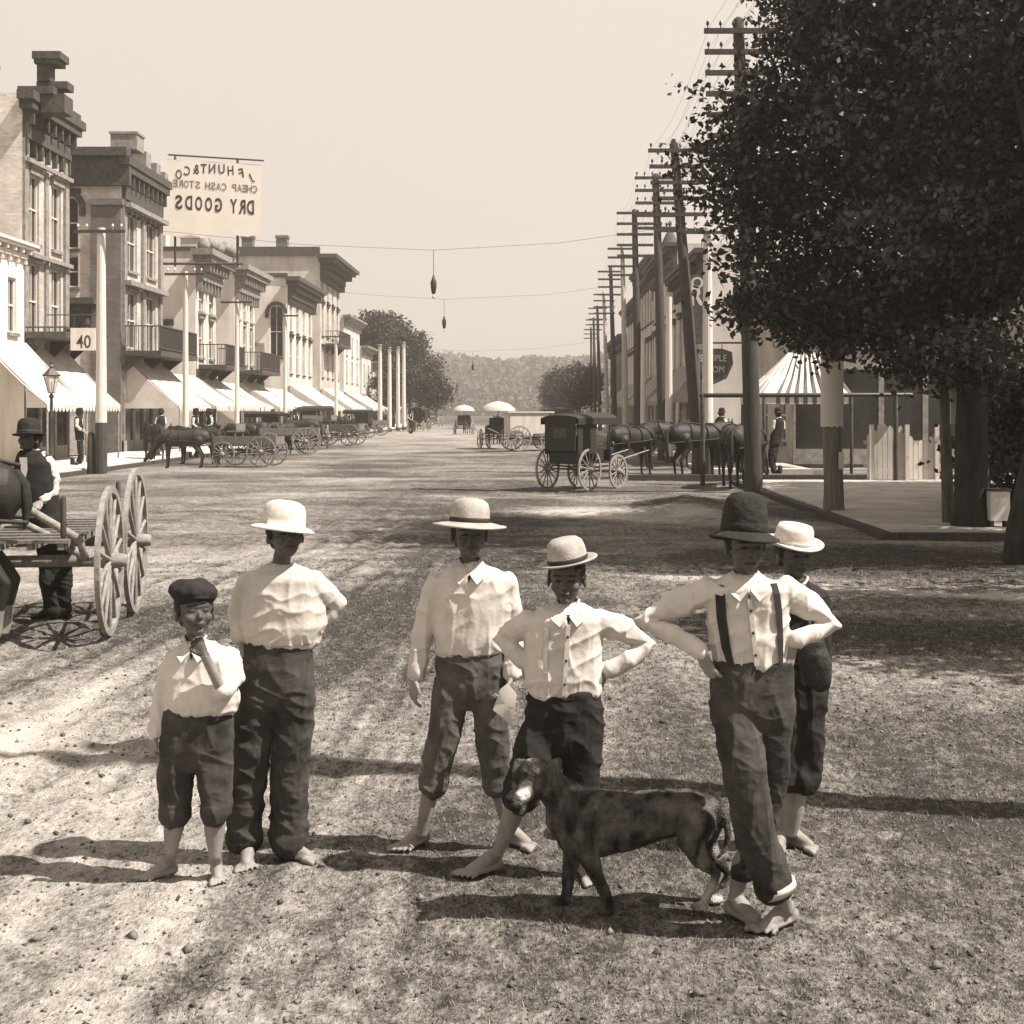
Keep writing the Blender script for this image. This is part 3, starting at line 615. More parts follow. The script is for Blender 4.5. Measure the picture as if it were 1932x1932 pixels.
# --- B
Bb, fB, sB = building('L', 59.7, 65.9, 12.4, 13, B_mid, B_side, 'three-storey pale block with heavy dark cornice, arched side window and dark corner pier', cor=(1.7, .45), cm=M_trim,
    fl=((4.5, 6.9, 2, 1.5), (7.8, 10.2, 2, 1.5)), sidewin=((10.35, 11.2, 8.6, 10.75, True), (10.35, 11.2, 7.0, 8.3)), hood=M_trim_m, name='brick_block')
mb = MB(); slab(mb, sB, 11.75, 13, .1, 10.4, .003, .14); slab(mb, sB, 11.65, 13.1, 10.4, 10.65, .003, .25); mb.obj('corner_pier', B_dark, Bb)
mb = MB(); slab(mb, sB, 8, 13.4, 11.2, 12.4, .003, .3); slab(mb, sB, 8, 9.3, 12.4, 13.2, -.3, .25); slab(mb, sB, 9.3, 13.35, 12.4, 12.75, -.3, .55); mb.add([(XL-4.2, 59.4, 13.1), (XL-2.6, 59.4, 12.5), (XL-5.6, 59.4, 12.5), (XL-4.2, 60.0, 13.1), (XL-2.6, 60.0, 12.5), (XL-5.6, 60.0, 12.5)], [(0, 2, 1), (3, 4, 5), (0, 1, 4, 3), (0, 3, 5, 2)])
mb.obj('side_cornice', M_trim, Bb)
mb = MB(); slab(mb, sB, 12.5, 13.6, 12.76, 13.4, -1.2, -.1); slab(mb, sB, 12.45, 13.65, 13.403, 13.5, -1.25, -.05); mb.obj('parapet_block', M_trim_m, Bb)
for a_, b_, h_ in ((2.2, 3.0, 13.05), (3.9, 4.6, 12.85), (5.4, 6.0, 12.7)): mb = MB(); slab(mb, fB, a_, b_, 12.41, h_, -.3, .43); mb.obj('parapet_block', M_trim_m, Bb)
mb = MB()
for z in (7.1, 10.35): slab(mb, fB, 0, 6.2, z, z+.2, .15, .4)
for x in (0, 2.9, 5.8): slab(mb, fB, x, x+.4, 3.8, 10.6, .002, .13)
mb.obj('pilaster_bands', M_trim_m, Bb); shopfront(Bb, fB, 6.2)
mb = MB(); slab(mb, sB, 10.3, 11.3, 10.9, 11.1, .003, .08); mb.obj('name_slot', M_trim, Bb)
mb = MB()   # bay roof with hanging trim on the side wall
slab(mb, sB, 9.9, 12.1, 6.25, 6.5, .003, .9); slab(mb, sB, 10.1, 11.7, 5.4, 6.25, .003, .45)
for k in range(5): slab(mb, sB, 10.1+k*.36, 10.22+k*.36, 4.9, 5.4, .003, .4)
mb.obj('side_bay', M_trim, Bb)
def balcony(par, fr, a, b_, z, dep, rail=1.0, m_=None, over=.6):
    mb = MB(); slab(mb, fr, a, b_, z-.22, z, .14, dep); o = mb.obj('balcony', m_ or M_trim, par); mb = MB(); n_ = int((b_-a)/.16)
    for k in range(n_+1): x = a+(b_-a)*k/n_; slab(mb, fr, x-.02, x+.02, z, z+rail, dep-.08, dep-.04)
    for d in (z+rail, z+.08): slab(mb, fr, a, b_, d, d+.05, dep-.1, dep-.02)
    for x in (a, b_-.04):
        for k in range(int(dep/.18)): slab(mb, fr, x, x+.03, z, z+rail, .2+k*.18, .23+k*.18)
        slab(mb, fr, x, x+.04, z+rail, z+rail+.05, .14, dep-.1)
    mb.obj('railing', M_trim, o)
    for x in (a+.1, (a+b_)/2, b_-.2):
        mb = MB(); O, u, n = fr; p = O+u*x; q = [p+n*.15+V(0, 0, z-.22), p+n*(dep*.6)+V(0, 0, z-.22), p+n*.15+V(0, 0, z-.9)]; mb.add(q+[k_+u*.1 for k_ in q], [(0, 1, 2), (5, 4, 3), (0, 3, 4, 1), (1, 4, 5, 2), (2, 5, 3, 0)]); mb.obj('bracket', M_trim, o)
    return o
balcony(Bb, fB, -.2, 6.3, 4.35, 1.7); balcony(A, fA, -.1, 4.7, 4.5, 1.5, .12)
# --- C
Cc, fC, sC = building('L', 72.9, 77.6, 10.0, 12, M_stucco2, M_stucco, 'white-sided block with curly bracketed cornice below the big hanging sign', cor=(1.5, 1.1), cm=M_trim_m, fl=((4.6, 6.6, 2, 1.0), (7.0, 8.2, 2, 1.0)), hood=M_trim_m, name='brick_block')
mb = MB()
for k in range(5): mb.lathe((XL+.3+k*.2, 73.4+k*.85, 10.15+.1*(k % 2)), [(.01, -.1), (.32, .0), (.34, .25), (.2, .5), (.02, .6)], 10)
mb.obj('cresting', M_trim_m, Cc); mb = MB(); slab(mb, sC, 3, 12, 10.0, 10.2, -.2, .08); mb.obj('coping', M_trim, Cc); chimney(Cc, -19.4, 75, 10, 1.2, .9, M_stucco2)
mb = MB(); slab(mb, sC, 10.3, 10.9, 6.2, 6.5, .003, .1); mb.obj('wall_bracket', M_trim, Cc)
balcony(Cc, fC, 0, 4.7, 4.2, 1.6); shopfront(Cc, fC, 4.7)
# --- D
Dd, fD, sD = building('L', 82.5, 88.5, 10.2, 13, M_stucco2, M_stucco, 'white plastered block with one projecting cornice bracket, left of the arched-window block', cor=(1.5, 1.0), cm=M_trim_m, fl=((4.6, 6.9, 3, 1.0), (7.2, 8.4, 3, .9)), name='plastered_block')
mb = MB(); slab(mb, sD, 3, 13, 10.2, 10.45, -.2, .1); mb.obj('coping', M_trim, Dd); chimney(Dd, -19.8, 84, 10.4, 1.5, 1.1, M_stucco2); balcony(Dd, fD, 0, 6, 4.2, 1.6); shopfront(Dd, fD, 6)
# --- E
Ee, fE, sE = building('L', 100.5, 112, 11.2, 16, M_stucco2, M_stucco, 'white block with a tall dark arched window in its side wall', cor=(1.4, 1.0), cm=M_trim, fl=((4.5, 7, 4, 1.1), (7.5, 9.4, 4, 1.0)), sidewin=((14.75, 15.7, 5.6, 9.2, True),), hood=M_trim, name='plastered_block')
mb = MB(); slab(mb, sE, 0, 16, 11.2, 11.5, -.2, .12); mb.obj('coping', M_trim, Ee); mb = MB(); slab(mb, sE, 11.0, 14.4, 4.2, 6.6, .003, .06); mb.obj('painted_panel', M_canvas2, Ee)
mb = MB(); slab(mb, sE, 11.0, 14.4, 3.55, 3.9, .003, .25); mb.obj('ledge', M_trim, Ee); shopfront(Ee, fE, 11.5)
# --- F behind, taller
Ff, fF, sF = building('L', 116, 128, 14.4, 22, B_mid, M_stucco2, 'tall farther block with two chimneys and far-jutting roof cornice', cor=(1.5, 1.6), cm=M_trim, fl=((4.6, 7, 4, 1.1), (8, 10.5, 4, 1.1), (11, 12.6, 4, 1.0)), sidewin=((17.2, 18.2, 8.2, 10.6, True),), hood=M_trim, name='brick_block')
mb = MB(); slab(mb, sF, 6, 22, 14.4, 15.1, -.2, .25); slab(mb, sF, 0, 6, 12.6, 14.2, .003, .1); mb.obj('coping', M_trim, Ff)
for x in (-20.2, -23.0): chimney(Ff, x, 117, 15.1, .8, .9, B_dark)
balcony(Ff, fF, 2, 9, 7.4, 1.4); shopfront(Ff, fF, 12)
# --- G, H, I : lower shops to the tree
for i, (a, b_, h, dp, fl, lb) in enumerate(((131, 143, 10.6, 9, ((4.5, 6.5, 3, 1.1), (7, 8.8, 3, 1.0)), 'pale two-storey shop stepping down next to the tall block with the jutting cornice'), (145, 153, 8.4, 9, ((4.5, 6.6, 2, 1.1),), 'small pale shop, second from the end of the left row'), (155, 164, 7.2, 9, ((4.4, 6, 2, 1.0),), 'last low pale shop of the left row, next to the dark trees'))):
    t, f_, s_ = building('L', a, b_, h, dp, M_stucco2, M_stucco, lb, cor=(.8, .7), cm=M_trim_m, fl=fl, name='small_shop'); shopfront(t, f_, b_-a)

# awnings on the left
awning('L', 43.6, 47.8, 'white canvas awning nearest the camera at the left picture edge', zt=4.1, zb=2.05, x0=-16.8, x1=-14.7, cur=False)
awning('L', 48.1, 52.5, 'white canvas awning under the dark canopy of the tallest left block', zt=4.0, zb=2.05, x1=-15.0)
awning('L', 59.9, 65.8, 'large white awning with end curtain below the balcony of the corner-pier block', zt=4.1, zb=2.05, x1=-14.65)
awning('L', 66.3, 72.4, 'long low canvas awning between the second and third left blocks', zt=3.6, x1=-14.5)
awning('L', 73, 77.5, 'white awning under the block with the curly cornice', zt=3.6, x1=-14.6)
awning('L', 78.2, 82.2, 'narrow canvas awning past the curly-cornice block', zt=3.4, x1=-14.7, cur=False)
awning('L', 83, 88.4, 'white awning under the plastered block with one cornice bracket', zt=3.7, x1=-14.5)
awning('L', 90, 99, 'low canvas awning in front of the yard before the arched-window block', zt=3.3, x1=-14.6)
awning('L', 101, 111.5, 'white awning of the block with the arched side window', zt=3.7, x1=-14.4)
awning('L', 117, 127, 'white awning below the tall farther block', zt=3.7, x1=-14.5)
awning('L', 131.5, 142, 'pale awning of the shop stepping down from the tall block', zt=3.6, x1=-14.4)
awning('L', 145, 153, 'pale awning, second from the end on the left', zt=3.4, x1=-14.5)
awning('L', 155, 164, 'last white awning on the left, before the white poles', zt=3.6, x1=-14.3)
def text(body, h, mt, M, name='lettering', mirror=False, ext=.01, font_w=1.0, parent=None, extra=0):
    cu = bpy.data.curves.new(name, 'FONT'); cu.body = body; cu.size = 1; cu.extrude = 0; cu.align_x = 'CENTER'; cu.align_y = 'CENTER'; cu.offset = extra; cu.resolution_u = 3
    o = bpy.data.objects.new(name, cu); COL.objects.link(o); dg = bpy.context.evaluated_depsgraph_get(); me = bpy.data.meshes.new_from_object(o.evaluated_get(dg)); bpy.data.objects.remove(o)
    n = len(me.vertices); co = np.empty(n*3); me.vertices.foreach_get('co', co); co = co.reshape(-1, 3)
    hh = co[:, 1].max()-co[:, 1].min(); co[:, 1] -= (co[:, 1].max()+co[:, 1].min())/2; co *= h/hh; co[:, 0] -= (co[:, 0].max()+co[:, 0].min())/2
    co[:, 0] *= font_w*(-1 if mirror else 1)
    vs = [M @ Vector(q) for q in co]; org = WL(parent) if parent else Vector()
    me.vertices.foreach_set('co', np.array([tuple(q-org) for q in vs]).ravel()); me.materials.clear(); me.materials.append(mt); me.update()
    return mkobj(name, me, None, parent)
def face_cam(loc, yaw=0): return Matrix.Translation(loc) @ Matrix.Rotation(yaw, 4, 'Z') @ Matrix.Rotation(math.pi/2, 4, 'X')
# board numbered 40 hanging beyond the dark canopy
p = gx(157, 640, 47.2); t = empty('sign_board', p, 'small white board painted with the number 40, hung above the left awning', 'sign'); mb = MB(); mb.box(p, (.82, .05, .74)).obj('board', M_whitep, t)
text('40', .44, M_letter, face_cam(p+V(.02, -.03, -.08)), parent=t, font_w=.8, extra=.01); 
mb = MB(); mb.tube([p+V(-.3, 0, .45), p+V(-.3, 0, .8)], .015, 5).tube([p+V(.3, 0, .45), p+V(.3, 0, .8)], .015, 5).tube([p+V(-1.2, 0, .8), p+V(.5, 0, .8)], .02, 5).obj('hanger', M_iron, t)
# big net sign seen from behind (letters read backwards)
YS = 70.5; c = gx(408, 372, YS); t = empty('street_banner', (c.x, YS, c.z), 'large pale banner of backwards lettering, DRY GOODS, high over the left pavement', 'banner')
a, b_ = gx(306, 300, YS), gx(494, 445, YS); mb = MB(); n = 14
vs = [(a.x+(b_.x-a.x)*i/n, YS+.004*math.sin(i*1.1), z) for i in range(n+1) for z in (a.z-.02*i, b_.z+.05*math.sin(i*2))]; fs = [(2*i, 2*i+1, 2*i+3, 2*i+2) for i in range(n)]
mb.add(vs, fs, True); mb.add([(x, y+.012, z) for x, y, z in vs], [f_[::-1] for f_ in fs], True); mb.obj('cloth', mat('banner_muslin', .85, .9, .05, 1.0), t)
mb = MB(); p0, p1 = gx(318, 292, YS), gx(497, 303, YS); mb.tube([p0, p1], .045, 6); q = gx(448, 436, YS+.1); mb.tube([V(q.x, YS+.15, 9.0), V(q.x, YS+.15, gx(0, 300, YS).z)], .07, 6); q = gx(330, 436, YS+.1); mb.tube([V(q.x, YS+.15, 9.0), V(q.x, YS+.15, gx(0, 295, YS).z)], .06, 6); mb.tube([V(-19, YS+.15, 9.1), V(-14.2, YS+.15, 9.1)], .07, 6); mb.obj('sign_frame', M_trim, t)
def letters(s_, xs, y0, slope, h, wpx, mt, rot=lambda k: 0, yo=lambda k: 0, ex=.02):
    for k, (ch, x) in enumerate(zip(s_, xs)):
        x = 406+(x-401)*.94
        R_ = Matrix.Rotation(rot(k), 4, 'Z')
        o_ = text(ch, h/F*YS, mt, face_cam(gx(x, y0+slope*(x-400)+yo(k), YS)+V(0, -.012, 0)) @ R_, mirror=True, parent=t, font_w=1, extra=ex, name='letter')
        o_.data.update(); me_ = o_.data; n_ = len(me_.vertices); co_ = np.empty(n_*3); me_.vertices.foreach_get('co', co_); co_ = co_.reshape(-1, 3); c_ = (co_[:, 0].max()+co_[:, 0].min())/2
        w0 = co_[:, 0].max()-co_[:, 0].min(); co_[:, 0] = c_+(co_[:, 0]-c_)*min(1.6, wpx/F*YS/w0); me_.vertices.foreach_set('co', co_.ravel())
letters('JFHUNT&CO', (475, 453, 432, 414, 395, 378, 363, 345, 328), 322, .05, 18, 12, M_letter, rot=lambda k: (.38, .2, .08, .02, 0, -.02, -.08, -.2, -.38)[k], yo=lambda k: (10, 2, -2, -4, -4, -3, -1, 3, 10)[k], ex=.015)
letters('CHEAPCASHSTORE', (481, 470, 460, 450, 439, 419, 408, 397, 386, 366, 354, 343, 332, 321), 351, .075, 14, 9, M_letterg)
letters('DRYGOODS', (472, 455, 438, 408, 388, 368, 348, 328), 386, .075, 27, 13.5, M_letter, ex=.03)

# arc lamps hung over the street
for (px, py, Y, s_, lb) in ((818, 537, 50, 1, 'dark arc lamp hanging highest and nearest over the street'), (838, 608, 75, 1, 'second dark arc lamp hanging lower and farther over the street'), (892, 692, 112, .9, 'smallest hanging arc lamp, in front of the hill')):
    c = gx(px, py, Y); t = empty('hanging_lamp', c, lb, 'lamp', 'arc lamps hung over the street'); mb = MB()
    mb.lathe(c, [(.01, -.34*s_), (.07*s_, -.3*s_), (.10*s_, -.1*s_), (.11*s_, .08*s_), (.06*s_, .2*s_), (.03*s_, .32*s_), (.01, .36*s_)], 12).obj('lamp_housing', M_iron, t)
    mb = MB(); mb.ell(c+V(0, 0, -.42*s_), (.05, .05, .07)).obj('globe', M_canvas, t)
    mb = MB(); tp = c+V(0, 0, 1.2); mb.tube([c+V(0, 0, .34), tp], .010, 4).obj('cord', M_iron, t); mb = MB(); mb.tube([(-13.2, Y, tp.z+.7), (-8, Y, tp.z+.2), tp, (1, Y, tp.z+.25), (4.9, Y, tp.z+.8)], .006, 4).obj('span_wire', M_iron, t)

# --- right side
def rb(y0, y1, h, dp, wm, wm2, lb, fl, cm=M_trim, cor=(1.0, .7), **k):
    t, f_, s_ = building('R', y0, y1, h, dp, wm, wm2, lb, cor=cor, cm=cm, fl=fl, **k); mb = MB()
    return t, f_, s_
R1 = rb(47, 58, 6.4, 16, B_mid, B_dark, 'low corner shop behind the striped awning on the right', ((.8, 2.6, 3, 1.3),), name='corner_shop', x=8.6, sidewin=((3.2, 4.4, 3.9, 5.6), (5.6, 6.8, 3.9, 5.6), (8.0, 9.2, 3.9, 5.6), (10.4, 11.6, 3.9, 5.6)))
shopfront(R1[0], frame_of((8.6, 47, 0), (1, 0, 0), (0, -1, 0)), 13)
R2 = rb(60, 73, 8.6, 12, B_mid, M_stucco, 'white-sided building behind the white electric pole', ((4, 6.4, 4, 1.1), (.8, 2.8, 4, 1.4)), name='plastered_block', hood=M_trim, x=7.5)
R3 = rb(75, 89, 10.6, 12, M_stucco2, M_stucco2, 'three-storey shop row with dark windows right of the telegraph poles', ((.8, 2.8, 4, 1.8), (4, 6.4, 6, 1.1), (7.2, 9.2, 6, 1.1)), name='brick_block', hood=M_trim, x=7.7)
R4 = rb(90, 104, 11.6, 12, B_mid, M_stucco2, 'corner building topped by the dark bell-shaped cupola', ((.8, 2.8, 4, 1.8), (4, 6.4, 6, 1.1), (7.6, 9.8, 6, 1.1)), name='brick_block', hood=M_trim, x=7.9)
q = gx(1264, 492, 92); mb = MB(); mb.lathe((q.x, 92, q.z-1.0), [(1.15, -1.6), (1.15, 0)], 8, sm=False).lathe((q.x, 92, q.z), [(1.3, -1), (1.35, -.8), (1.3, 0), (.95, .1), (.8, .7), (.5, 1.2), (.28, 1.7), (.1, 1.95), (.05, 2.2), (.14, 2.35), (.02, 2.6)], 12).obj('cupola', M_slate, R4[0])
R5 = rb(106, 124, 10.4, 12, M_stucco2, M_stucco2, 'darker shop row behind the middle telegraph poles', ((.8, 2.8, 6, 1.8), (4, 6.4, 8, 1.1), (7, 9, 8, 1.1)), name='brick_block', hood=M_trim)
R6 = rb(126, 150, 8.6, 12, B_dark, M_stucco2, 'farthest low shop row at the right end of the street', ((.8, 2.8, 8, 1.8), (4, 6.4, 8, 1.1)), name='brick_block')
for k, (a, b_, x1_, lb) in enumerate(((61, 72, 5.9, 'dim canvas awning of the white-sided building on the right'), (76, 88, 5.9, 'sloping awning between the telegraph poles, nearer one'), (91, 103, 6.0, 'sloping awning between the telegraph poles, middle one'), (107, 123, 6.0, 'sloping awning between the telegraph poles, farthest one'))):
    awning('R', a, b_, lb, x0=(7.4 if k == 0 else 7.6 if k < 3 else 8.3), x1=x1_, zt=4.0, zb=2.3, m_=M_canvas2)
# striped corner awning
t = empty('striped_awning', (8.6, 44.5, 0), 'striped canvas awning spreading from the corner shop on the right', 'awning')
apex = [V(8.45, 46.9, 3.75), V(9.6, 46.9, 3.75)]; mb = MB(); n = 34; low = [V(6.9, 47.0-4.4*i/6, 2.35) for i in range(7)]+[V(6.9+2.7*i/20, 42.6, 2.35) for i in range(1, 21)]
pts = []; 
for i, lp in enumerate(low):
    f_ = max(0, (lp.x-6.9)/2.7); ap = apex[0].lerp(apex[1], f_); sag = .07*math.cos(i*math.pi); pts.append([ap, ap.lerp(lp, .5)+V(0, 0, sag-.1), lp])
m2 = MB()
for i in range(len(low)-1):
    A_, B_ = pts[i], pts[i+1]; tgt = mb if (i % 2 == 0 or i < 9) else m2
    tgt.add(A_+B_, [(0, 1, 4, 3), (1, 2, 5, 4)]); tgt.add([q_+V(0, 0, -.012) for q_ in A_+B_], [(3, 4, 1, 0), (4, 5, 2, 1)])
    tgt.add([A_[2], B_[2], B_[2]+V(0, 0, -.3), A_[2]+V(0, 0, -.3)], [(0, 1, 2, 3)])
mb.obj('white_stripes', M_canvas, t); m2.obj('grey_stripes', mat('grey_stripe', .12, .9, .2, 3), t)
mb = MB()
for x, y in ((6.95, 42.6), (9.55, 42.6), (6.95, 46.9)): mb.tube([(x, y, 0), (x, y, 2.35)], .05, 8)
mb.tube([(6.95, 42.6, 2.33), (9.55, 42.6, 2.33)], .05, 6).tube([(6.95, 42.6, 2.33), (6.95, 47, 2.33)], .05, 6).obj('awning_frame', M_trim, t)
# long rail on posts running across the right pavement
t = empty('pipe_rail', gx(1560, 747, 31), 'long dark horizontal rail crossing behind the poles at head height on the right', 'rail'); a, b_ = gx(1322, 746, 36), gx(1720, 745, 36); mb = MB(); mb.tube([a, b_], .055, 8).obj('rail', M_iron, t)
mb = MB(); [mb.tube([V(x, 36, 0), V(x, 36, a.z)], .06, 8) for x in (a.x+.05, gx(1690, 0, 36).x)]; mb.obj('post', M_trim, t)
# shield sign and upright letter board
Y_ = 47; t = empty('shield_sign', gx(1345, 690, Y_), 'dark shield-shaped hanging sign with light lettering, half hidden by the white electric pole', 'sign'); c = gx(1345, 690, Y_)
mb = MB(); poly = [(-.62, .45), (-.3, .56), (.3, .56), (.62, .45), (.66, .05), (.45, -.42), (0, -.62), (-.45, -.42), (-.66, .05)]
mb.prism(poly, -.04, .04, face_cam(c)).obj('board', M_trim, t)
mb = MB(); mb.tube([c+V(-.7, 0, .75), c+V(1.3, 0, .75)], .035, 6).tube([c+V(-.3, 0, .54), c+V(-.3, 0, .75)], .015, 5).tube([c+V(.3, 0, .54), c+V(.3, 0, .75)], .015, 5).obj('hanger', M_iron, t)
text('SAMPLE', .22, M_letterw, face_cam(c+V(0, -.05, .25)), parent=t, font_w=.85); text('ROOM', .22, M_letterw, face_cam(c+V(0, -.05, -.12)), parent=t, font_w=.8)
Y_ = 44.5; c = gx(1317, 570, Y_); t = empty('letter_board', c, 'upright narrow board with a large light letter R beside the telegraph poles', 'sign'); mb = MB(); mb.box(c+V(0, 0, -.2), (.5, .08, 2.1)).obj('board', M_trim, t)
text('R', .62, M_letterw, face_cam(c+V(-.03, -.045, .2)), parent=t, extra=.03, font_w=.8); text('O', .36, M_letterw, face_cam(c+V(-.03, -.045, .6)), parent=t, extra=.02)
mb = MB(); mb.tube([c+V(0, .1, -1.5), V(c.x, Y_+.1, .0)], .07, 6).obj('post', M_trim, t)
# ------------------------------------------------------------------ telegraph and electric poles
_INS = {}
def INS(par, p, mt):
    if mt.name not in _INS: _INS[mt.name] = MB().lathe((0, 0, 0), [(.012, 0), (.012, .07), (.035, .075), (.038, .13), (.02, .17), (.005, .175)], 7).mesh('insulator')
    mkobj('insulator', _INS[mt.name], mt, par, origin=p)
def tpole(top, base, Y, arms, step, label, r=.17, half=.8, mt=None, grp='telegraph poles in a row along the right side', yrow=.47):
    b_ = gx(*base, Y); b_.z = 0; tp = gx(top[0], top[1], Y); t = empty('telegraph_pole', b_, label, 'telegraph pole', grp)
    mb = MB(); m_ = b_.lerp(tp, .5)+V(.03, 0, 0); mb.tube([b_-V(0, 0, .2), b_+V(0, 0, .6), m_, tp], [r*1.12, r, r*.86, r*.62], 12).obj('shaft', mt or M_wood_d, t)
    for k in range(arms):
        z = gx(0, top[1]+step[0], Y).z-k*yrow; f_ = (z-b_.z)/(tp.z-b_.z); x = b_.x+(tp.x-b_.x)*f_
        mb = MB(); mb.box((x, Y-.17, z), (half*2, .09, .11)); a = mb.obj('crossarm', M_wood_d, t)
        for j in range(6 if Y < 55 else 0):
            xx_ = x-half+.08+j*(2*half-.16)/5
            if abs(xx_-x) > .1: INS(a, (xx_, Y-.17, z+.055), M_glass)
    return t
tpole((1393, 40), (1421, 930), 32.3, 6, (22, 0), 'nearest telegraph pole, tall dark shaft rising through the tree branches', r=.2)
tpole((1272, 272), (1318, 893), 42.4, 6, (14, 0), 'leaning telegraph pole, second nearest, tilting towards the street', r=.2)
tpole((1237, 332), (1251, 868), 53.8, 5, (5, 0), 'third telegraph pole, straight dark top and pale wide foot', r=.2)
tpole((1197, 398), (1204, 854), 63.3, 5, (5, 0), 'fourth telegraph pole counted from the near end', r=.19)
tpole((1174, 462), (1180, 840), 77, 4, (8, 0), 'fifth telegraph pole counted from the near end', mt=M_wood_l)
tpole((1152, 505), (1160, 832), 88, 4, (8, 0), 'sixth telegraph pole counted from the near end')
tpole((1139, 552), (1146, 821), 108, 4, (4, 0), 'seventh telegraph pole counted from the near end', mt=M_wood_l)
tpole((1127, 578), (1132, 815), 124, 4, (4, 0), 'third from last of the telegraph poles')
tpole((1120, 600), (1123, 811), 139, 3, (4, 0), 'second from last of the telegraph poles')
tpole((1115, 618), (1116, 808), 155, 3, (4, 0), 'farthest and smallest telegraph pole of the row')
# wires strung along the telegraph poles
_TP = [(4.72, 32.3, 10.42), (4.28, 42.4, 9.58), (4.72, 53.8, 10.62), (4.62, 63.3, 10.62), (4.98, 77, 10.59), (4.98, 88, 10.43), (5.58, 108, 10.66)]
for k in range(4):
    for j, dx in enumerate((-.72, -.44, .44, .72)):
        mb = MB(); pts = []
        for (xa, ya, za), (xb, yb, zb_) in zip([(5.0, 6.0, 10.26)]+_TP[:-1], _TP):
            for q in range(10): f_ = q/10; pts.append((xa+(xb-xa)*f_+dx, ya+(yb-ya)*f_-.17, za+(zb_-za)*f_-k*.47-.4*math.sin(math.pi*f_)))
        mb.tube(pts, .003, 4); o_ = mb.obj('telegraph_wire', M_iron, None); tag(o_, 'thin wire strung pole to pole along the right row of telegraph poles', 'wire', 'wires strung along the telegraph poles')
# the pole whose long shadow crosses the street behind the boys
t = empty('telegraph_pole', (5.0, 6.0, 0), 'telegraph pole beyond the right edge whose long shadow crosses the street', 'telegraph pole', 'telegraph poles in a row along the right side')
mb = MB(); mb.tube([(5, 6, -.2), (5, 6, 5), (5, 6, 10.6)], [.19, .16, .11], 12).obj('shaft', M_wood_d, t)
for k in range(5): mb = MB(); mb.box((5, 5.84, 10.2-k*.47), (1.6, .09, .11)).obj('crossarm', M_wood_d, t)
def epole(px, ybase, ytop, label, tail=None, zsplit=1.5, r=.15, mt=None, grp='white-topped poles with one crossarm', arm=.75, Y=None):
    Y = Y or F*EYE/(ybase-VY); b_ = gx(px, ybase, Y); b_.z = 0; zt = gx(px, ytop, Y).z; t = empty('electric_pole', b_, label, 'pole', grp)
    mb = MB(); mb.tube([b_-V(0, 0, .1), b_+V(0, 0, zsplit)], [r*1.15, r*1.08], 12, sm=False).obj('dark_foot', M_wood_d, t)
    mb = MB(); mb.tube([b_+V(0, 0, zsplit), b_+V(0, 0, zt)], [r*1.05, r*.75], 12, sm=False).obj('white_shaft', mt or M_whitep, t)
    if arm:
        mb = MB(); mb.box(b_+V(0, -.15, zt-.12), (arm*2, .08, .09)); ca_ = mb.obj('crossarm', M_wood_d, t)
        if Y < 60: [INS(ca_, (b_.x+s_*arm*.85, Y-.15, zt-.07), M_whitep) for s_ in (-1, -.6, .6, 1)]
    return t
epole(191, 893, 430, 'nearest left pole, white above a dark foot, standing before the tall left block', r=.16)
epole(350, 868, 512, 'second left pole with a thin crossarm against the white side walls', zsplit=.3, Y=54.6, r=.12)
epole(447, 850, 566, 'third left pole with crossarm in front of the plastered block', zsplit=.3, Y=69, r=.12)
epole(538, 838, 592, 'fourth left pole beside the arched window', zsplit=.3, Y=79, r=.12)
epole(634, 826, 632, 'fifth left pole near the end of the pale shops', zsplit=.3, Y=98, r=.13)
for i, (px, Y, yt, lb) in enumerate(((717, 120, 650, 'leftmost'), (735, 127, 655, 'second from left'), (751, 134, 654, 'second from right'), (762, 140, 645, 'rightmost'))):
    epole(px, VY+F*EYE/Y, yt, lb+' of the four close white poles before the dark trees', zsplit=.3, r=.19, arm=.5, Y=Y, grp='four close white poles before the dark trees')
epole(1335, 893, 432, 'white pole with dark foot right of the leaning telegraph pole', r=.16, Y=42.0)
epole(1262, 868, 560, 'slim white pole beside the third telegraph pole', r=.14, Y=52, zsplit=.2, arm=0)
epole(1213, 852, 640, 'white post beside the fourth telegraph pole', r=.12, Y=62, zsplit=.2, arm=0)
# stout dark post with a big paper sheet
b_ = gx(1573, 972); b_.z = 0; Y = b_.y; t = empty('poster_post', b_, 'stout dark post with a tall white paper sheet pasted round its top', 'post')
mb = MB(); mb.tube([b_-V(0, 0, .1), b_+V(0, 0, .5), gx(1566, 700, Y), gx(1562, 560, Y)], [.20, .175, .16, .14], 14).obj('shaft', M_wood_m, t)
mb = MB(); n = 10; 
for rr_ in (.185, .192):
    vs = []
    for i in range(n+1):
        a_ = math.radians(-160+i*150/n); 
        for z in (gx(0, 678, Y).z, gx(0, 760, Y).z, gx(0, 805, Y).z): vs.append((gx(1568, 0, Y).x+math.cos(a_)*rr_*1.12, Y+math.sin(a_)*rr_*1.12, z+.02*math.sin(i*3)))
    mb.add(vs, [(i*3+j, i*3+3+j, i*3+4+j, i*3+1+j) for i in range(n) for j in range(2)])
mb.obj('paper_sheet', M_paper, t)
mb = MB(); mb.box(gx(1583, 868, Y)+V(0, -.19, 0), (.10, .012, .30)).obj('small_notice', M_paper, t)
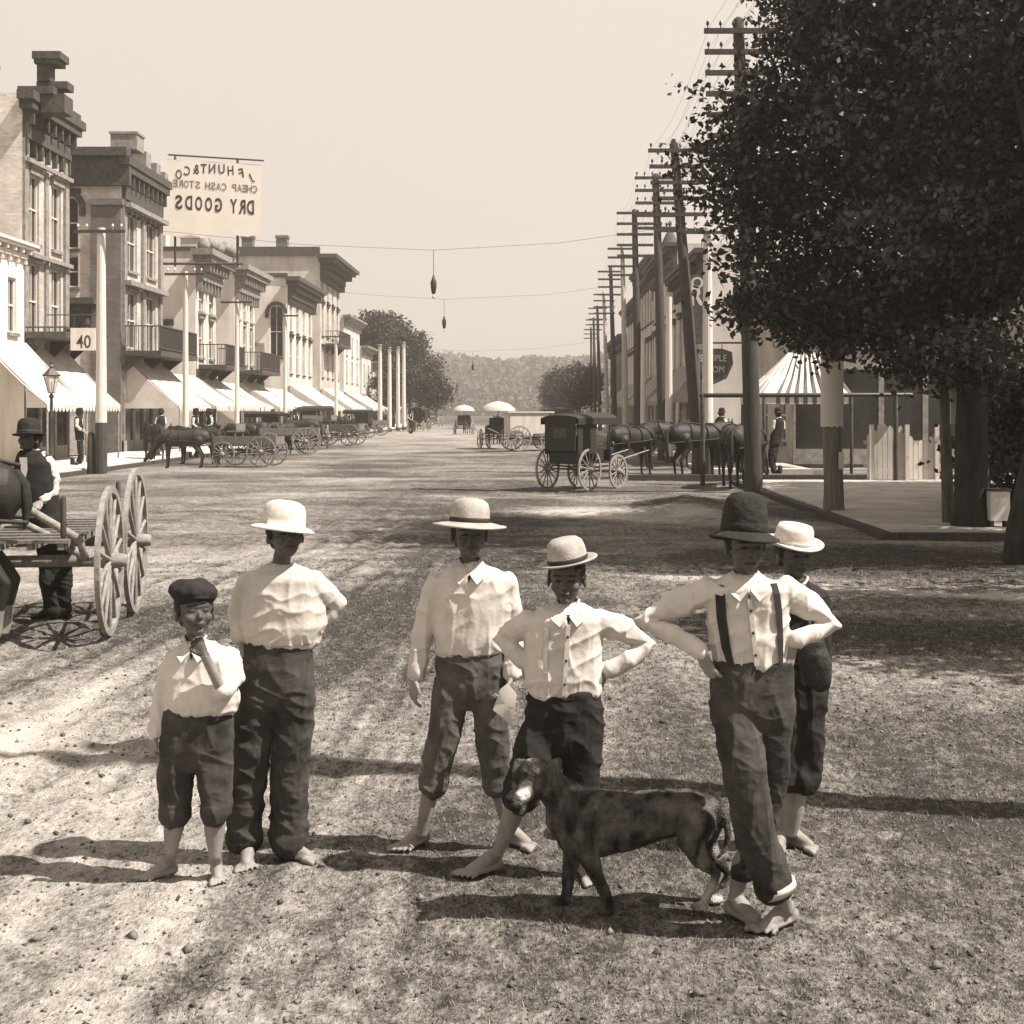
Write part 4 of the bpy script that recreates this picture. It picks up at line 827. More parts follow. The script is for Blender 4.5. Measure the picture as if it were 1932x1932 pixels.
# street lamp on the left kerb
b_ = gx(97, 893); b_.z = 0; t = empty('street_lamp', b_, 'glass lantern on a thin iron post in front of the left white awning', 'street lamp'); Y = b_.y
mb = MB(); zt = gx(0, 742, Y).z; mb.lathe(b_, [(.14, 0), (.12, .3), (.06, .4), (.05, 1.6), (.075, 1.65), (.05, 1.7), (.045, zt-.15), (.09, zt-.1), (.03, zt)], 10).obj('post', M_iron, t)
mb = MB(); c = b_+V(0, 0, zt); 
for k in range(4):
    a_ = math.pi/4+k*math.pi/2; p0 = c+V(math.cos(a_)*.10, math.sin(a_)*.10, .02); p1 = c+V(math.cos(a_)*.24, math.sin(a_)*.24, .5); mb.tube([p0, p1], .014, 5)
mb.lathe(c, [(.27, .5), (.28, .54), (.13, .68), (.06, .74), (.07, .8), (.02, .86)], 4, sm=False); mb.lathe(c, [(.12, 0), (.12, .03)], 4, sm=False); mb.ell(c+V(0, 0, .9), .045); o = mb.obj('lantern_frame', M_iron, t)
mb = MB(); mb.lathe(c, [(.10, .04), (.225, .49)], 4, sm=False).obj('lantern_glass', M_canvas, o)
# hitching posts / bollards on the left
for i, (px, py, yt, lb) in enumerate(((172, 893, 818, 'short dark hitching post left of the nearest white-topped pole'), (412, 880, 800, 'thin dark hitching post behind the parked horse team'))):
    b_ = gx(px, py); b_.z = 0; t = empty('hitching_post', b_, lb, 'hitching post', 'hitching posts on the left kerb'); mb = MB(); z = gx(px, yt, b_.y).z
    mb.tube([b_, b_+V(0, 0, z-.1)], [.13, .11] if i == 0 else [.06, .05], 10).ell(b_+V(0, 0, z-.05), .1).obj('shaft', M_wood_d, t)

# ------------------------------------------------------------------ organic surfaces
def organic(name, mb, vox, smooth, mt, parent, disp=None, tone=None, post=None):
    me = mb.mesh('tmp'); o = bpy.data.objects.new('tmp', me); COL.objects.link(o)
    r = o.modifiers.new('r', 'REMESH'); r.mode = 'VOXEL'; r.voxel_size = vox; r.adaptivity = 0; r.use_smooth_shade = True
    s = o.modifiers.new('s', 'SMOOTH'); s.iterations = smooth; s.factor = .5
    dg = bpy.context.evaluated_depsgraph_get(); m2 = bpy.data.meshes.new_from_object(o.evaluated_get(dg)); bpy.data.objects.remove(o); m2.name = name
    n = len(m2.vertices); co = np.empty(n*3); m2.vertices.foreach_get('co', co); co = co.reshape(-1, 3); no = np.empty(n*3); m2.vertices.foreach_get('normal', no); no = no.reshape(-1, 3)
    c0 = co.copy()
    if disp is not None: co = co+no*disp(c0)[:, None]
    if post is not None: co = post(co)
    org = WL(parent); m2.vertices.foreach_set('co', (co-np.array(org)).ravel()); m2.materials.clear()
    m2.polygons.foreach_set('use_smooth', np.ones(len(m2.polygons), bool))
    for a in list(m2.attributes):
        if a.name == 'tone': m2.attributes.remove(a)
    if tone is not None: setattr_tone(m2, tone(c0))
    m2.update(); return mkobj(name, m2, mt, parent)

# ------------------------------------------------------------------ horses, local +X = forward
def smooth01(x, a, b_): return np.clip((x-a)/(b_-a), 0, 1)
def make_horse(loc, rz, label, socks=False, bob=False, hs=0, down=0.0, vox=.02, tonev=1.0, grp=None):
    t = empty('horse', (0, 0, 0), label, 'horse', grp); mb = MB()
    mb.tube([(-.82, 0, 1.2), (-.5, 0, 1.2), (0, 0, 1.13), (.42, 0, 1.17), (.68, 0, 1.2)], [.27, .32, .32, .31, .25], 18, flat=(V(0, 1, 0), .85))
    nk = [V(.55, 0, 1.28), V(.88, 0, 1.5-down*.35), V(1.08, 0, 1.72-down*.85)]; hd = [nk[2]+V(-.02, 0, .02), nk[2]+V(.2, 0, -.14-.08*down), nk[2]+V(.36, 0, -.38-.06*down)]
    mb.tube(nk, [.25, .175, .12], 14, flat=(V(0, 1, 0), .62)); mb.tube(hd, [.115, .1, .062], 12, flat=(V(0, 1, 0), .72)); mb.ell(hd[1]+V(-.08, 0, -.08), (.1, .07, .11))
    for s_ in (-1, 1):
        mb.tube([nk[2]+V(-.02, s_*.06, .09), nk[2]+V(-.01, s_*.085, .24)], [.035, .012], 6)
        mb.tube([(.5, s_*.15, 1.05), (.55, s_*.16, .78), (.56, s_*.16, .5), (.555, s_*.16, .3), (.56, s_*.16, .12), (.6, s_*.16, .05)], [.15, .085, .06, .038, .036, .05], 10)
        mb.tube([(-.62+hs*.4, s_*.14, 1.1), (-.5+hs*.6, s_*.17, .84), (-.66+hs, s_*.17, .62), (-.76+hs, s_*.17, .5), (-.72+hs, s_*.17, .3), (-.70+hs, s_*.17, .12), (-.66+hs, s_*.17, .05)], [.2, .125, .075, .052, .038, .036, .05], 10)
    def tone(co):
        v = tonev*(1+.25*fbm(co*3, 2)); 
        if socks: v = np.where(co[:, 2] < .3, 9, v)
        v = np.where(co[:, 2] < .07, 1.0, v); return np.repeat(v[:, None], 3, 1)
    organic('body', mb, vox, 3, M_horse, t, tone=tone)
    if bob: mb = MB(); mb.tube([(-.98, 0, 1.36), (-1.04, 0, 1.26), (-1.06, 0, 1.1), (-1.04, 0, .92)], [.035, .045, .045, .012], 8).obj('tail', M_hair, t)
    else: mb = MB(); mb.tube([(-1.0, 0, 1.38), (-1.08, 0, 1.28), (-1.11, 0, 1.05), (-1.10, 0, .8), (-1.08, 0, .55), (-1.06, 0, .4)], [.035, .045, .055, .06, .04, .01], 8).obj('tail', M_hair, t)
    mb = MB(); mb.tube([nk[2]+V(.06, .02, .1), nk[2]+V(-.1, .05, .02), nk[1]+V(-.1, .07, .12), nk[0]+V(-.05, .06, .18)], [.03, .06, .08, .04], 8, flat=(V(0, 1, 0), .4)).obj('mane', M_hair, t)
    h = MB(); R_ = Matrix.Rotation(math.radians(-40), 3, 'Y'); rg = []
    for k in range(18):
        a_ = 2*math.pi*k/18; rg.append(V(.6, 0, 1.2)+R_ @ V(0, .24*math.cos(a_), .36*math.sin(a_)))
    for k in range(18): h.tube([rg[k], rg[(k+1) % 18]], .045, 6)
    hc = h.obj('collar', M_leather, t); h = MB()
    def hoop(x, ry, rz_, z, w_=.02, half=False):
        for k in range(16):
            a0, a1 = 2*math.pi*k/16, 2*math.pi*(k+1)/16; h.tube([(x, ry*math.cos(a0), z+rz_*math.sin(a0)), (x, ry*math.cos(a1), z+rz_*math.sin(a1))], w_, 5)
    hoop(.1, .3, .345, 1.13); hoop(-.45, .295, .345, 1.19, .015)
    for s_ in (-1, 1): h.tube([(.6, s_*.29, 1.1), (0, s_*.315, 1.05), (-.6, s_*.3, 1.02), (-1.1, s_*.2, .98)], .018, 5)
    h.tube([(.1, 0, 1.48), (-.5, 0, 1.54), (-1.0, 0, 1.42)], .018, 5); h.obj('harness', M_leather, t)
    h = MB(); a_, b_ = hd[0], hd[2]
    for s_ in (-1, 1): h.tube([a_+V(.02, s_*.09, .08), hd[1]+V(.0, s_*.085, -.02), b_+V(-.03, s_*.055, .03)], .012, 5); h.box(hd[1]+V(-.05, s_*.1, .06), (.09, .012, .09))
    h.tube([b_+V(-.02, -.06, .05), b_+V(.02, 0, .1), b_+V(-.02, .06, .05)], .012, 5).obj('bridle', M_leather, t)
    t.location = loc; t.rotation_euler.z = rz; return t
H0 = make_horse((-5.03, 11.2, 0), math.radians(188), 'dark harnessed horse cut off by the left picture edge, white lower legs', socks=True, bob=True, hs=-.17, down=.4, vox=.014)
H1 = make_horse((0, 0, 0), 0, 'x', down=.35); H2h = make_horse((0, 0, 0), 0, 'y', down=1.15, tonev=1.6)
gH = 'harnessed horses standing in the street'
def put(o, px, py, rz, label, first=False, sc=1.0):
    p_ = gx(px, py); p_.z = 0
    if first: o.location = p_; o.rotation_euler.z = math.radians(rz); o['label'] = label; o['group'] = gH; o.scale = (sc, sc, sc); return o
    o = dup(o, loc=p_, rz=math.radians(rz), label=label, sc=sc); o['group'] = gH; return o
put(H1, 1195, 900, 45, 'dark horse drawing the covered carriage on the right', True, .95)
put(H2h, 345, 884, 184, 'nearer dark horse of the pair before the open wagon on the left, head lowered', True, .84)
put(H1, 372, 876, 178, 'farther dark horse of the pair before the open wagon on the left', sc=.86)
put(H2h, 1410, 922, 62, 'black horse standing between the white-footed pole and the poster post')
put(H1, 1262, 884, 20, 'horse standing just beyond the carriage horse, behind the leaning pole')
put(H1, 290, 872, 120, 'dark horse tied at the left kerb under the large awning', sc=.9); put(H2h, 452, 862, 150, 'horse right behind the open wagon on the left', sc=.9); put(H1, 520, 857, 215, 'horse at the left kerb beyond the open wagon, nearest of the far ones', sc=.9)
put(H2h, 566, 848, 175, 'head-down horse at the left kerb below the arched window block', sc=.95); put(H1, 596, 842, 110, 'horse facing the kerb before the tall farther block', sc=.95)
put(H1, 622, 833, 160, 'small distant horse at the left kerb, nearest of the small ones'); put(H2h, 652, 826, 100, 'small distant horse facing the kerb on the left'); put(H2h, 672, 820, 200, 'small distant horse at the left kerb with lowered head'); put(H1, 722, 814, 170, 'smallest distant horse at the left kerb')
put(H2h, 790, 812, 250, 'distant dark horse in mid street before the far trees'); put(H1, 1000, 822, 80, 'distant horse drawing the white box wagon away'); put(H2h, 880, 818, 265, 'distant horse of the white-topped buggy'); put(H1, 940, 838, 262, 'horse of the umbrella buggy coming up the street')
put(H1, 1320, 902, 30, 'dark horse standing at the foot of the leaning pole'); put(H2h, 1385, 916, 75, 'dark horse beside the black one at the nearest telegraph pole')

# ------------------------------------------------------------------ wheels and carriages, local +X = forward
def wheel(c, r, mt, parent, n=14, w_=.045, hub=.09, name='wheel'):
    mb = MB(); N_ = 40; R2, R1_ = r, r-.06
    A = []
    for k in range(N_):
        a_ = 2*math.pi*k/N_; 
        for rr_, y in ((R2, -w_/2), (R2, w_/2), (R1_, w_/2), (R1_, -w_/2)): A.append((c[0]+rr_*math.cos(a_), c[1]+y, c[2]+rr_*math.sin(a_)))
    mb.add(A, [(k*4+j, ((k+1) % N_)*4+j, ((k+1) % N_)*4+(j+1) % 4, k*4+(j+1) % 4) for k in range(N_) for j in range(4)])
    o = mb.obj(name, mt, parent); mb = MB()
    for k in range(n): a_ = 2*math.pi*(k+.5)/n; mb.tube([V(c[0]+.06*math.cos(a_), c[1], c[2]+.06*math.sin(a_)), V(c[0]+(R1_+.01)*math.cos(a_), c[1], c[2]+(R1_+.01)*math.sin(a_))], [.022, .016], 6)
    mb.obj('spokes', mt, o); mb = MB(); mb.lathe(c, [(.04, -.14), (.05, -.13), (hub, -.05), (hub, .05), (.05, .13), (.04, .14)], 12, ax='y').obj('hub', mt, o); return o
def carriage(label, kind, name='buggy', mt=None, wm=None, grp='horse-drawn carriages along the street', base=.75, track=.7, rf=.48, rr_=.58, cat='carriage'):
    mt = mt or M_leather; wm = wm or M_wheel; t = empty(name, (0, 0, 0), label, cat, grp)
    for x, r in ((base, rf), (-base, rr_)):
        for s_ in (-1, 1): wheel((x, s_*track, r), r, wm, t)
        mb = MB(); mb.tube([(x, -track, r), (x, track, r)], .03, 6).obj('axle', M_iron, t)
    mb = MB(); mb.tube([(-base, 0, rr_), (base, 0, rf)], .03, 6)
    for s_ in (-1, 1): mb.tube([(-base-.3, s_*.35, rr_+.12), (0, s_*.35, rr_+.02), (base+.2, s_*.35, rf+.16)], .022, 5)
    mb.obj('undercarriage', M_iron, t)
    if kind == 'wagon':
        mb = MB(); mb.bb(-1.25, 1.15, -.52, .52, .78, .84).bb(-1.25, 1.15, -.54, -.5, .84, 1.14).bb(-1.25, 1.15, .5, .54, .84, 1.14).bb(-1.27, -1.23, -.5, .5, .84, 1.14).bb(1.13, 1.17, -.5, .5, .84, 1.14); mb.obj('box', mt, t)
        mb = MB(); mb.bb(.3, .68, -.5, .5, 1.3, 1.35).bb(.28, .32, -.5, .5, 1.35, 1.62).bb(.34, .38, -.45, -.4, .9, 1.3).bb(.34, .38, .4, .45, .9, 1.3).obj('seat', mt, t)
    elif kind == 'box':
        mb = MB(); mb.bb(-1.15, .7, -.6, .6, .8, 1.75).bb(-1.25, .95, -.66, .66, 1.753, 1.82); mb.obj('box', M_whitep, t); mb = MB(); mb.bb(.72, 1.1, -.45, .45, 1.05, 1.12).obj('seat', M_leather, t)
    else:
        mb = MB(); mb.bb(-.95, .85, -.48, .48, .72, .78).bb(-.97, -.6, -.5, .5, .78, 1.05).bb(-.1, .3, -.5, .5, .78, 1.08).bb(.8, .86, -.42, .42, .78, 1.1); mb.obj('box', mt, t)
        mb = MB(); mb.bb(-.12, .32, -.5, .5, 1.085, 1.16).bb(-.2, -.12, -.5, .5, 1.1, 1.5).bb(-.98, -.62, -.5, .5, 1.055, 1.12).obj('seat', mt, t)
        if kind == 'covered':
            mb = MB(); 
            for x in (-1.05, -.15, .6):
                for s_ in (-1, 1): mb.tube([(x, s_*.5, .85), (x, s_*.52, 2.0)], .022, 5)
            mb.obj('roof_post', M_iron, t); mb = MB(); rings = []
            for x in (-1.2, -.9, 0, .6, .85): rings.append([(x, .62*math.cos(k*math.pi/10), 1.98+(.17 if abs(x) < 1 else .1)*math.sin(k*math.pi/10)) for k in range(11)]+[(x, -.58+.116*k, 1.96) for k in range(11)])
            mb.loft(rings, True); mb.bb(-1.2, .85, -.63, -.61, 1.82, 1.99).bb(-1.2, .85, .61, .63, 1.82, 1.99).obj('roof', mt, t)
            mb = MB(); mb.bb(-1.16, -1.13, -.5, .5, 1.1, 1.96).bb(-1.1, -.2, .545, .555, 1.0, 1.85).bb(-1.1, -.2, -.555, -.545, 1.0, 1.85).obj('side_curtain', mt, t); mb = MB(); mb.bb(-1.17, -1.163, -.22, .22, 1.45, 1.72).obj('rear_window', M_glass, t); mb = MB(); mb.ell((.62, .6, 1.25), (.06, .06, .09)).ell((.62, -.6, 1.25), (.06, .06, .09)).tube([(.62, .5, 1.2), (.62, .6, 1.2)], .012, 5).tube([(.62, -.5, 1.2), (.62, -.6, 1.2)], .012, 5).tube([(.62, -.52, 1.2), (.62, .52, 1.2)], .012, 5).obj('carriage_lamps', M_iron, t)
        if kind == 'umbrella':
            mb = MB(); mb.tube([(0, 0, 1.1), (0, 0, 2.25)], .02, 6).obj('umbrella_stick', M_iron, t); mb = MB(); prof = [(.85, 1.85), (.8, 1.98), (.6, 2.15), (.35, 2.25), (.02, 2.32)]; mb.lathe((0, 0, 0), prof, 16); mb.lathe((0, 0, -.015), prof[::-1], 16); mb.obj('umbrella_cover', M_canvas, t)
    mb = MB()
    for s_ in (-1, 1): mb.tube([(base-.05, s_*.4, rf), (base+.6, s_*.38, rf+.3), (base+2.3, s_*.36, rf+.55)], [.028, .025, .02], 6)
    mb.obj('shafts', wm, t); return t
def driver(t, x, y, z):
    """seated driver is a person of their own, placed later"""
gC = 'horse-drawn carriages along the street'
def place(o, px, py, rz, label=None, copy=True, sc=1):
    p_ = gx(px, py); p_.z = 0
    if copy: o = dup(o, loc=p_, rz=math.radians(rz), label=label, sc=sc)
    else: o.location = p_; o.rotation_euler.z = math.radians(rz)
    return o
CV = place(carriage('dark covered carriage with roof and side curtains, drawn to the right near the telegraph poles', 'covered', 'covered_carriage'), 1100, 922, 55, copy=False); CV.scale = (.84,)*3
WG = place(carriage('open farm wagon behind the pair of dark horses on the left', 'wagon', 'farm_wagon', M_wood_m), 468, 880, 172, copy=False); WG.scale = (.88,)*3
place(WG, 545, 858, 185, 'open wagon parked at the left kerb beyond the pair of horses'); place(WG, 640, 840, 170, 'small distant open wagon at the left kerb'); place(WG, 700, 822, 190, 'smallest distant open wagon at the left kerb')
place(CV, 498, 852, 160, 'dark covered carriage parked behind the open wagon on the left', sc=.85); place(WG, 590, 846, 100, 'open wagon backed to the left kerb before the tall farther block'); place(CV, 672, 826, 165, 'small dark covered carriage before the last left shops', sc=.9)
place(WG, 820, 806, 260, 'tiny distant wagon in mid street, left of the white umbrella buggy'); place(WG, 960, 812, 85, 'tiny distant wagon in mid street behind the umbrella buggy'); place(CV, 1030, 806, 95, 'tiny dark carriage at the far right of the street')
UB = place(carriage('buggy under a round white umbrella in the middle of the far street', 'umbrella', 'umbrella_buggy'), 875, 820, 268, copy=False)
place(UB, 940, 846, 255, 'nearer buggy with pale umbrella just right of the street middle')
place(CV, 790, 814, 255, 'distant dark covered carriage in front of the far trees'); place(CV, 1060, 812, 80, 'distant dark carriage going away on the right side of the street'); place(CV, 600, 832, 20, 'covered carriage parked under the far left awnings')
BX = place(carriage('wagon with a white box body standing in the right half of the street', 'box', 'box_wagon'), 1002, 850, 15, copy=False)
c_ = gx(1636, 913, 36.2); c_.z = .1; t = empty('board_fence', c_, 'low whitewashed board fence between the poster post and the slender stem', 'fence'); mb = MB(); rr = random.Random(4)
for k in range(14):
    x = c_.x+.13*k; h_ = 1.15+.25*math.sin(k*.5)+rr.uniform(-.1, .12); mb.prism([(x, -.0), (x+.118, -.0), (x+.118, h_), (x+.06, h_+.07), (x, h_-.01)], 36.2, 36.225, Matrix(((1, 0, 0, 0), (0, 0, 1, 0), (0, 1, 0, .12), (0, 0, 0, 1))))
mb.obj('boards', M_stucco2, t); mb = MB(); mb.box((c_.x+.9, 36.25, .45), (1.95, .04, .09)).box((c_.x+.9, 36.25, 1.05), (1.95, .04, .09)).obj('rail', M_wood_l, t)
for x in (.1, 1.0, 1.75): mb = MB(); mb.box((c_.x+x, 36.15, .75), (.1, .08, 1.5)).obj('post', M_whitep, t)
# near wagon at the left: its two right-hand wheels seen edge-on
t = empty('dray_wagon', (-4.22, 12.42, 0), 'long-shafted wagon at the left with two tall dusty wheels seen edge-on', 'wagon'); org = WL(t); Rz = Matrix.Rotation(math.radians(-83.2), 4, 'Z')
tmp = empty('tmp', (0, 0, 0), None, None)
for x, r in ((.68, .615), (-.68, .66)):
    for s_ in (-1, 1): wheel((x, s_*.68, r), r, M_wheel, tmp, 14, .04, .065)
    mb = MB(); mb.tube([(x, -.68, r), (x, .68, r)], .05, 8).obj('axle', M_wood_m, tmp)
mb = MB()
for y in (-.36, -.12, .12, .36): mb.bb(-1.4, 1.05, y-.025, y+.025, .74, .79)
mb.obj('bed_rails', M_wood_m, tmp); mb = MB()
for k in range(9): x = -1.35+k*.29; mb.bb(x, x+.09, -.42, .42, .793, .82)
mb.obj('bed_slats', M_wood_m, tmp)
for x, y, z in ((-1.45, .4, 1.15), (-1.45, -.4, 1.15), (1.15, .4, 1.16)): mb = MB(); mb.tube([(x, y, .86), (x, y, z)], .024, 6).obj('stake', M_wood_d, tmp)
for o in kids(tmp):
    o.parent = t; o.data.transform(Rz); 
    for k in kids(o): k.data.transform(Rz)
bpy.data.objects.remove(tmp)
mb = MB(); Ysh = 11.55; mb.tube([gx(160, 1052, 11.75), gx(150, 1018, Ysh), gx(70, 970, Ysh-.05), gx(0, 928, Ysh-.15), gx(-120, 890, Ysh-.3)], [.035, .035, .032, .03, .025], 8)
mb.tube([gx(160, 1052, 11.75), gx(90, 1010, 12.1), gx(-80, 925, 12.0)], [.035, .032, .025], 8).obj('shafts', M_wheel, t)
# ------------------------------------------------------------------ people
def cloth_fold(amp, seed, kind='shirt', hem=None):
    """creases: narrow ridges that run down the cloth, gathers above the hem, cross creases at the bends"""
    def f(co):
        p = co+seed*3.1; wp = p+.035*np.c_[vn(p*6), vn(p*6+5), vn(p*6+9)]
        rd = lambda q, e=3.0: (1-np.abs(vn(q)))**e
        if kind == 'shirt':
            n = rd(wp*np.array([17, 17, 4.5])); m = rd(np.c_[wp[:, 0]*7+wp[:, 2]*9, wp[:, 1]*8, wp[:, 2]*14-wp[:, 0]*7]+3)
            g = rd(wp*np.array([34, 34, 6])+8, 2)*np.clip(1-(co[:, 2]-hem)/.12, 0, 1) if hem is not None else 0
            return amp*(1.0*n+1.1*m+1.1*g-.9+.18*rd(wp*np.array([30, 30, 22]), 4)+.05*vn(p*45))
        n = rd(wp*np.array([16, 16, 3.0])); m = rd(np.c_[wp[:, 0]*8, wp[:, 1]*8, wp[:, 2]*17+wp[:, 0]*9]+3)*np.clip(.6+vn(p*4), .15, 1)
        return amp*(1.0*n+1.2*m-.9+.3*rd(wp*np.array([28, 28, 24]), 4)+.08*vn(p*45))
    return f
def hand(mb, w_, d, n, L, curl=.5, thumb=1, splay=.05):
    """palm, four unequal fingers and a thumb leaving the side of the palm"""
    d = d.normalized(); n = (n-d*n.dot(d)).normalized(); s = d.cross(n)
    mb.tube([w_-d*.01, w_+d*L*.16, w_+d*L*.44], [L*.13, L*.19, L*.21], 10, flat=(n, .5))
    for i, (ln, rr_) in enumerate(((.40, .052), (.48, .055), (.46, .052), (.36, .045))):
        o = (i-1.5); b_ = w_+d*L*.42+s*o*L*.125; dd = (d+s*o*splay).normalized(); c_ = curl*.5
        p1 = b_+(dd*math.cos(c_)-n*math.sin(c_))*L*ln*.42; c_ += curl*.8; p2 = p1+(dd*math.cos(c_)-n*math.sin(c_))*L*ln*.33; c_ += curl*.6; p3 = p2+(dd*math.cos(c_)-n*math.sin(c_))*L*ln*.25
        mb.tube([b_, p1, p2, p3], [L*rr_*1.05, L*rr_, L*rr_*.92, L*rr_*.8], 7)
    tb = w_+d*L*.12-s*thumb*L*.15; t1 = tb+(d*.75-s*thumb*.6-n*.2).normalized()*L*.2; t2 = t1+(d*.95-s*thumb*.15-n*.35).normalized()*L*.19
    mb.tube([tb, t1, t2], [L*.085, L*.066, L*.052], 7)
def foot(mb, gp, ang, L, boot=False):
    a_ = math.radians(ang); D = V(math.cos(a_), math.sin(a_), 0); Sd = V(-D.y, D.x, 0); z = gh(gp.x, gp.y)+.004; g_ = V(gp.x, gp.y, z); w_ = L*.19
    mb.ell(g_-D*L*.08+V(0, 0, L*.15), (L*.155, L*.155, L*.15)); mb.tube([g_+V(0, 0, L*.34), g_+D*L*.22+V(0, 0, L*.22), g_+D*L*.55+V(0, 0, L*.115)], [L*.145, L*.15, L*.115], 10)
    mb.tube([g_-D*L*.05+V(0, 0, L*.10), g_+D*L*.52+V(0, 0, L*.085)], [L*.13, L*.17], 10, flat=(V(0, 0, 1), .55))
    if boot: mb.tube([g_+D*L*.4+V(0, 0, L*.12), g_+D*L*.78+V(0, 0, L*.1)], [L*.18, L*.14], 10, flat=(V(0, 0, 1), .7)); return
    for i, (ln, r_) in enumerate(((.27, .062), (.25, .045), (.22, .043), (.18, .041), (.14, .038))):
        b_ = g_+D*L*(.55-.02*i)+Sd*(i-1.9)*L*.085+V(0, 0, L*.07); mb.tube([b_, b_+D*L*ln*.6+Sd*(i-2)*L*.012+V(0, 0, L*.0), b_+D*L*ln+Sd*(i-2)*L*.02-V(0, 0, L*.025)], [L*r_*1.1, L*r_*1.05, L*r_*.9], 7)
def headM(yaw, pitch, roll=0):
    y = math.radians(yaw); lx = V(-math.cos(y), -math.sin(y), 0); f = V(math.sin(y), -math.cos(y), 0); M = Matrix((lx, f, V(0, 0, 1))).transposed()
    return Matrix.Rotation(math.radians(roll), 3, f) @ Matrix.Rotation(math.radians(pitch), 3, lx*-1) .inverted() @ M
HEAD = [((0, -.05, .62), (.355, .43, .375)), ((0, .07, .36), (.26, .29, .33)), ((0, .25, .09), (.10, .09, .075)), ((0, .30, .565), (.25, .085, .05)), ((.17, .24, .36), (.115, .11, .11)), ((-.17, .24, .36), (.115, .11, .11)),
        ((0, .355, .235), (.105, .05, .024)), ((0, .35, .185), (.095, .05, .026)), ((.36, -.03, .43), (.035, .085, .115)), ((-.36, -.03, .43), (.035, .085, .115)), ((.135, .30, .48), (.07, .06, .045)), ((-.135, .30, .48), (.07, .06, .045)), ((0, .40, .335), (.062, .06, .04))]
def hat(parent, c, crown, ch, brim, roll=0, pitch=0, mt=None, droop=.15, ribbon=True, prof=None, yaw=0, wave=.0, up=0, seed=1, bm=None, soft=0.0):
    """c = centre of the band; sizes in metres"""
    M = Matrix.Translation(c) @ Matrix.Rotation(math.radians(roll), 4, 'Y') @ Matrix.Rotation(math.radians(pitch), 4, 'X'); mb = MB(); n = 36
    pr = prof or [(1, 0), (1.0, .25), (.97, .55), (.88, .82), (.66, .97), (.35, 1.02), (.02, 1.0)]
    rings = []
    def ring(r, z, i=0): return [M @ V(r*math.cos(a_)*.94*(1+soft*math.sin(a_*3+i+seed)), r*math.sin(a_)*1.08*(1+soft*math.cos(a_*2+seed)), z+wave*(0 if i < 1 else 1)*math.sin(a_*2+seed)) for a_ in [2*math.pi*k/n for k in range(n)]]
    br = []
    for i, f_ in enumerate((1, .75, .5, .25, 0)):
        r = crown*.97+(brim-crown)*f_; z = -droop*(brim-crown)*f_**1.5+up*max(0, f_-.6)*(brim-crown); br.append((r, z, f_))
    rings = [ring(r, z-.004, f_*1.0) for r, z, f_ in br[::-1]]+[ring(brim*1.008, br[0][1]+.001, 1)]+[ring(r, z+.004, f_*1.0) for r, z, f_ in br[:-1]]+[ring(crown*a, ch*b_, 0) for a, b_ in pr]
    mb.loft(rings, True); o = mb.obj('hat', mt or M_straw, parent)
    if ribbon:
        mb = MB(); mb.loft([ring(crown*1.012, .004), ring(crown*1.03, .008), ring(crown*1.025, ch*.2), ring(crown*1.0, ch*.22)], True, cap=False).obj('ribbon', bm or M_band, o)
    return o
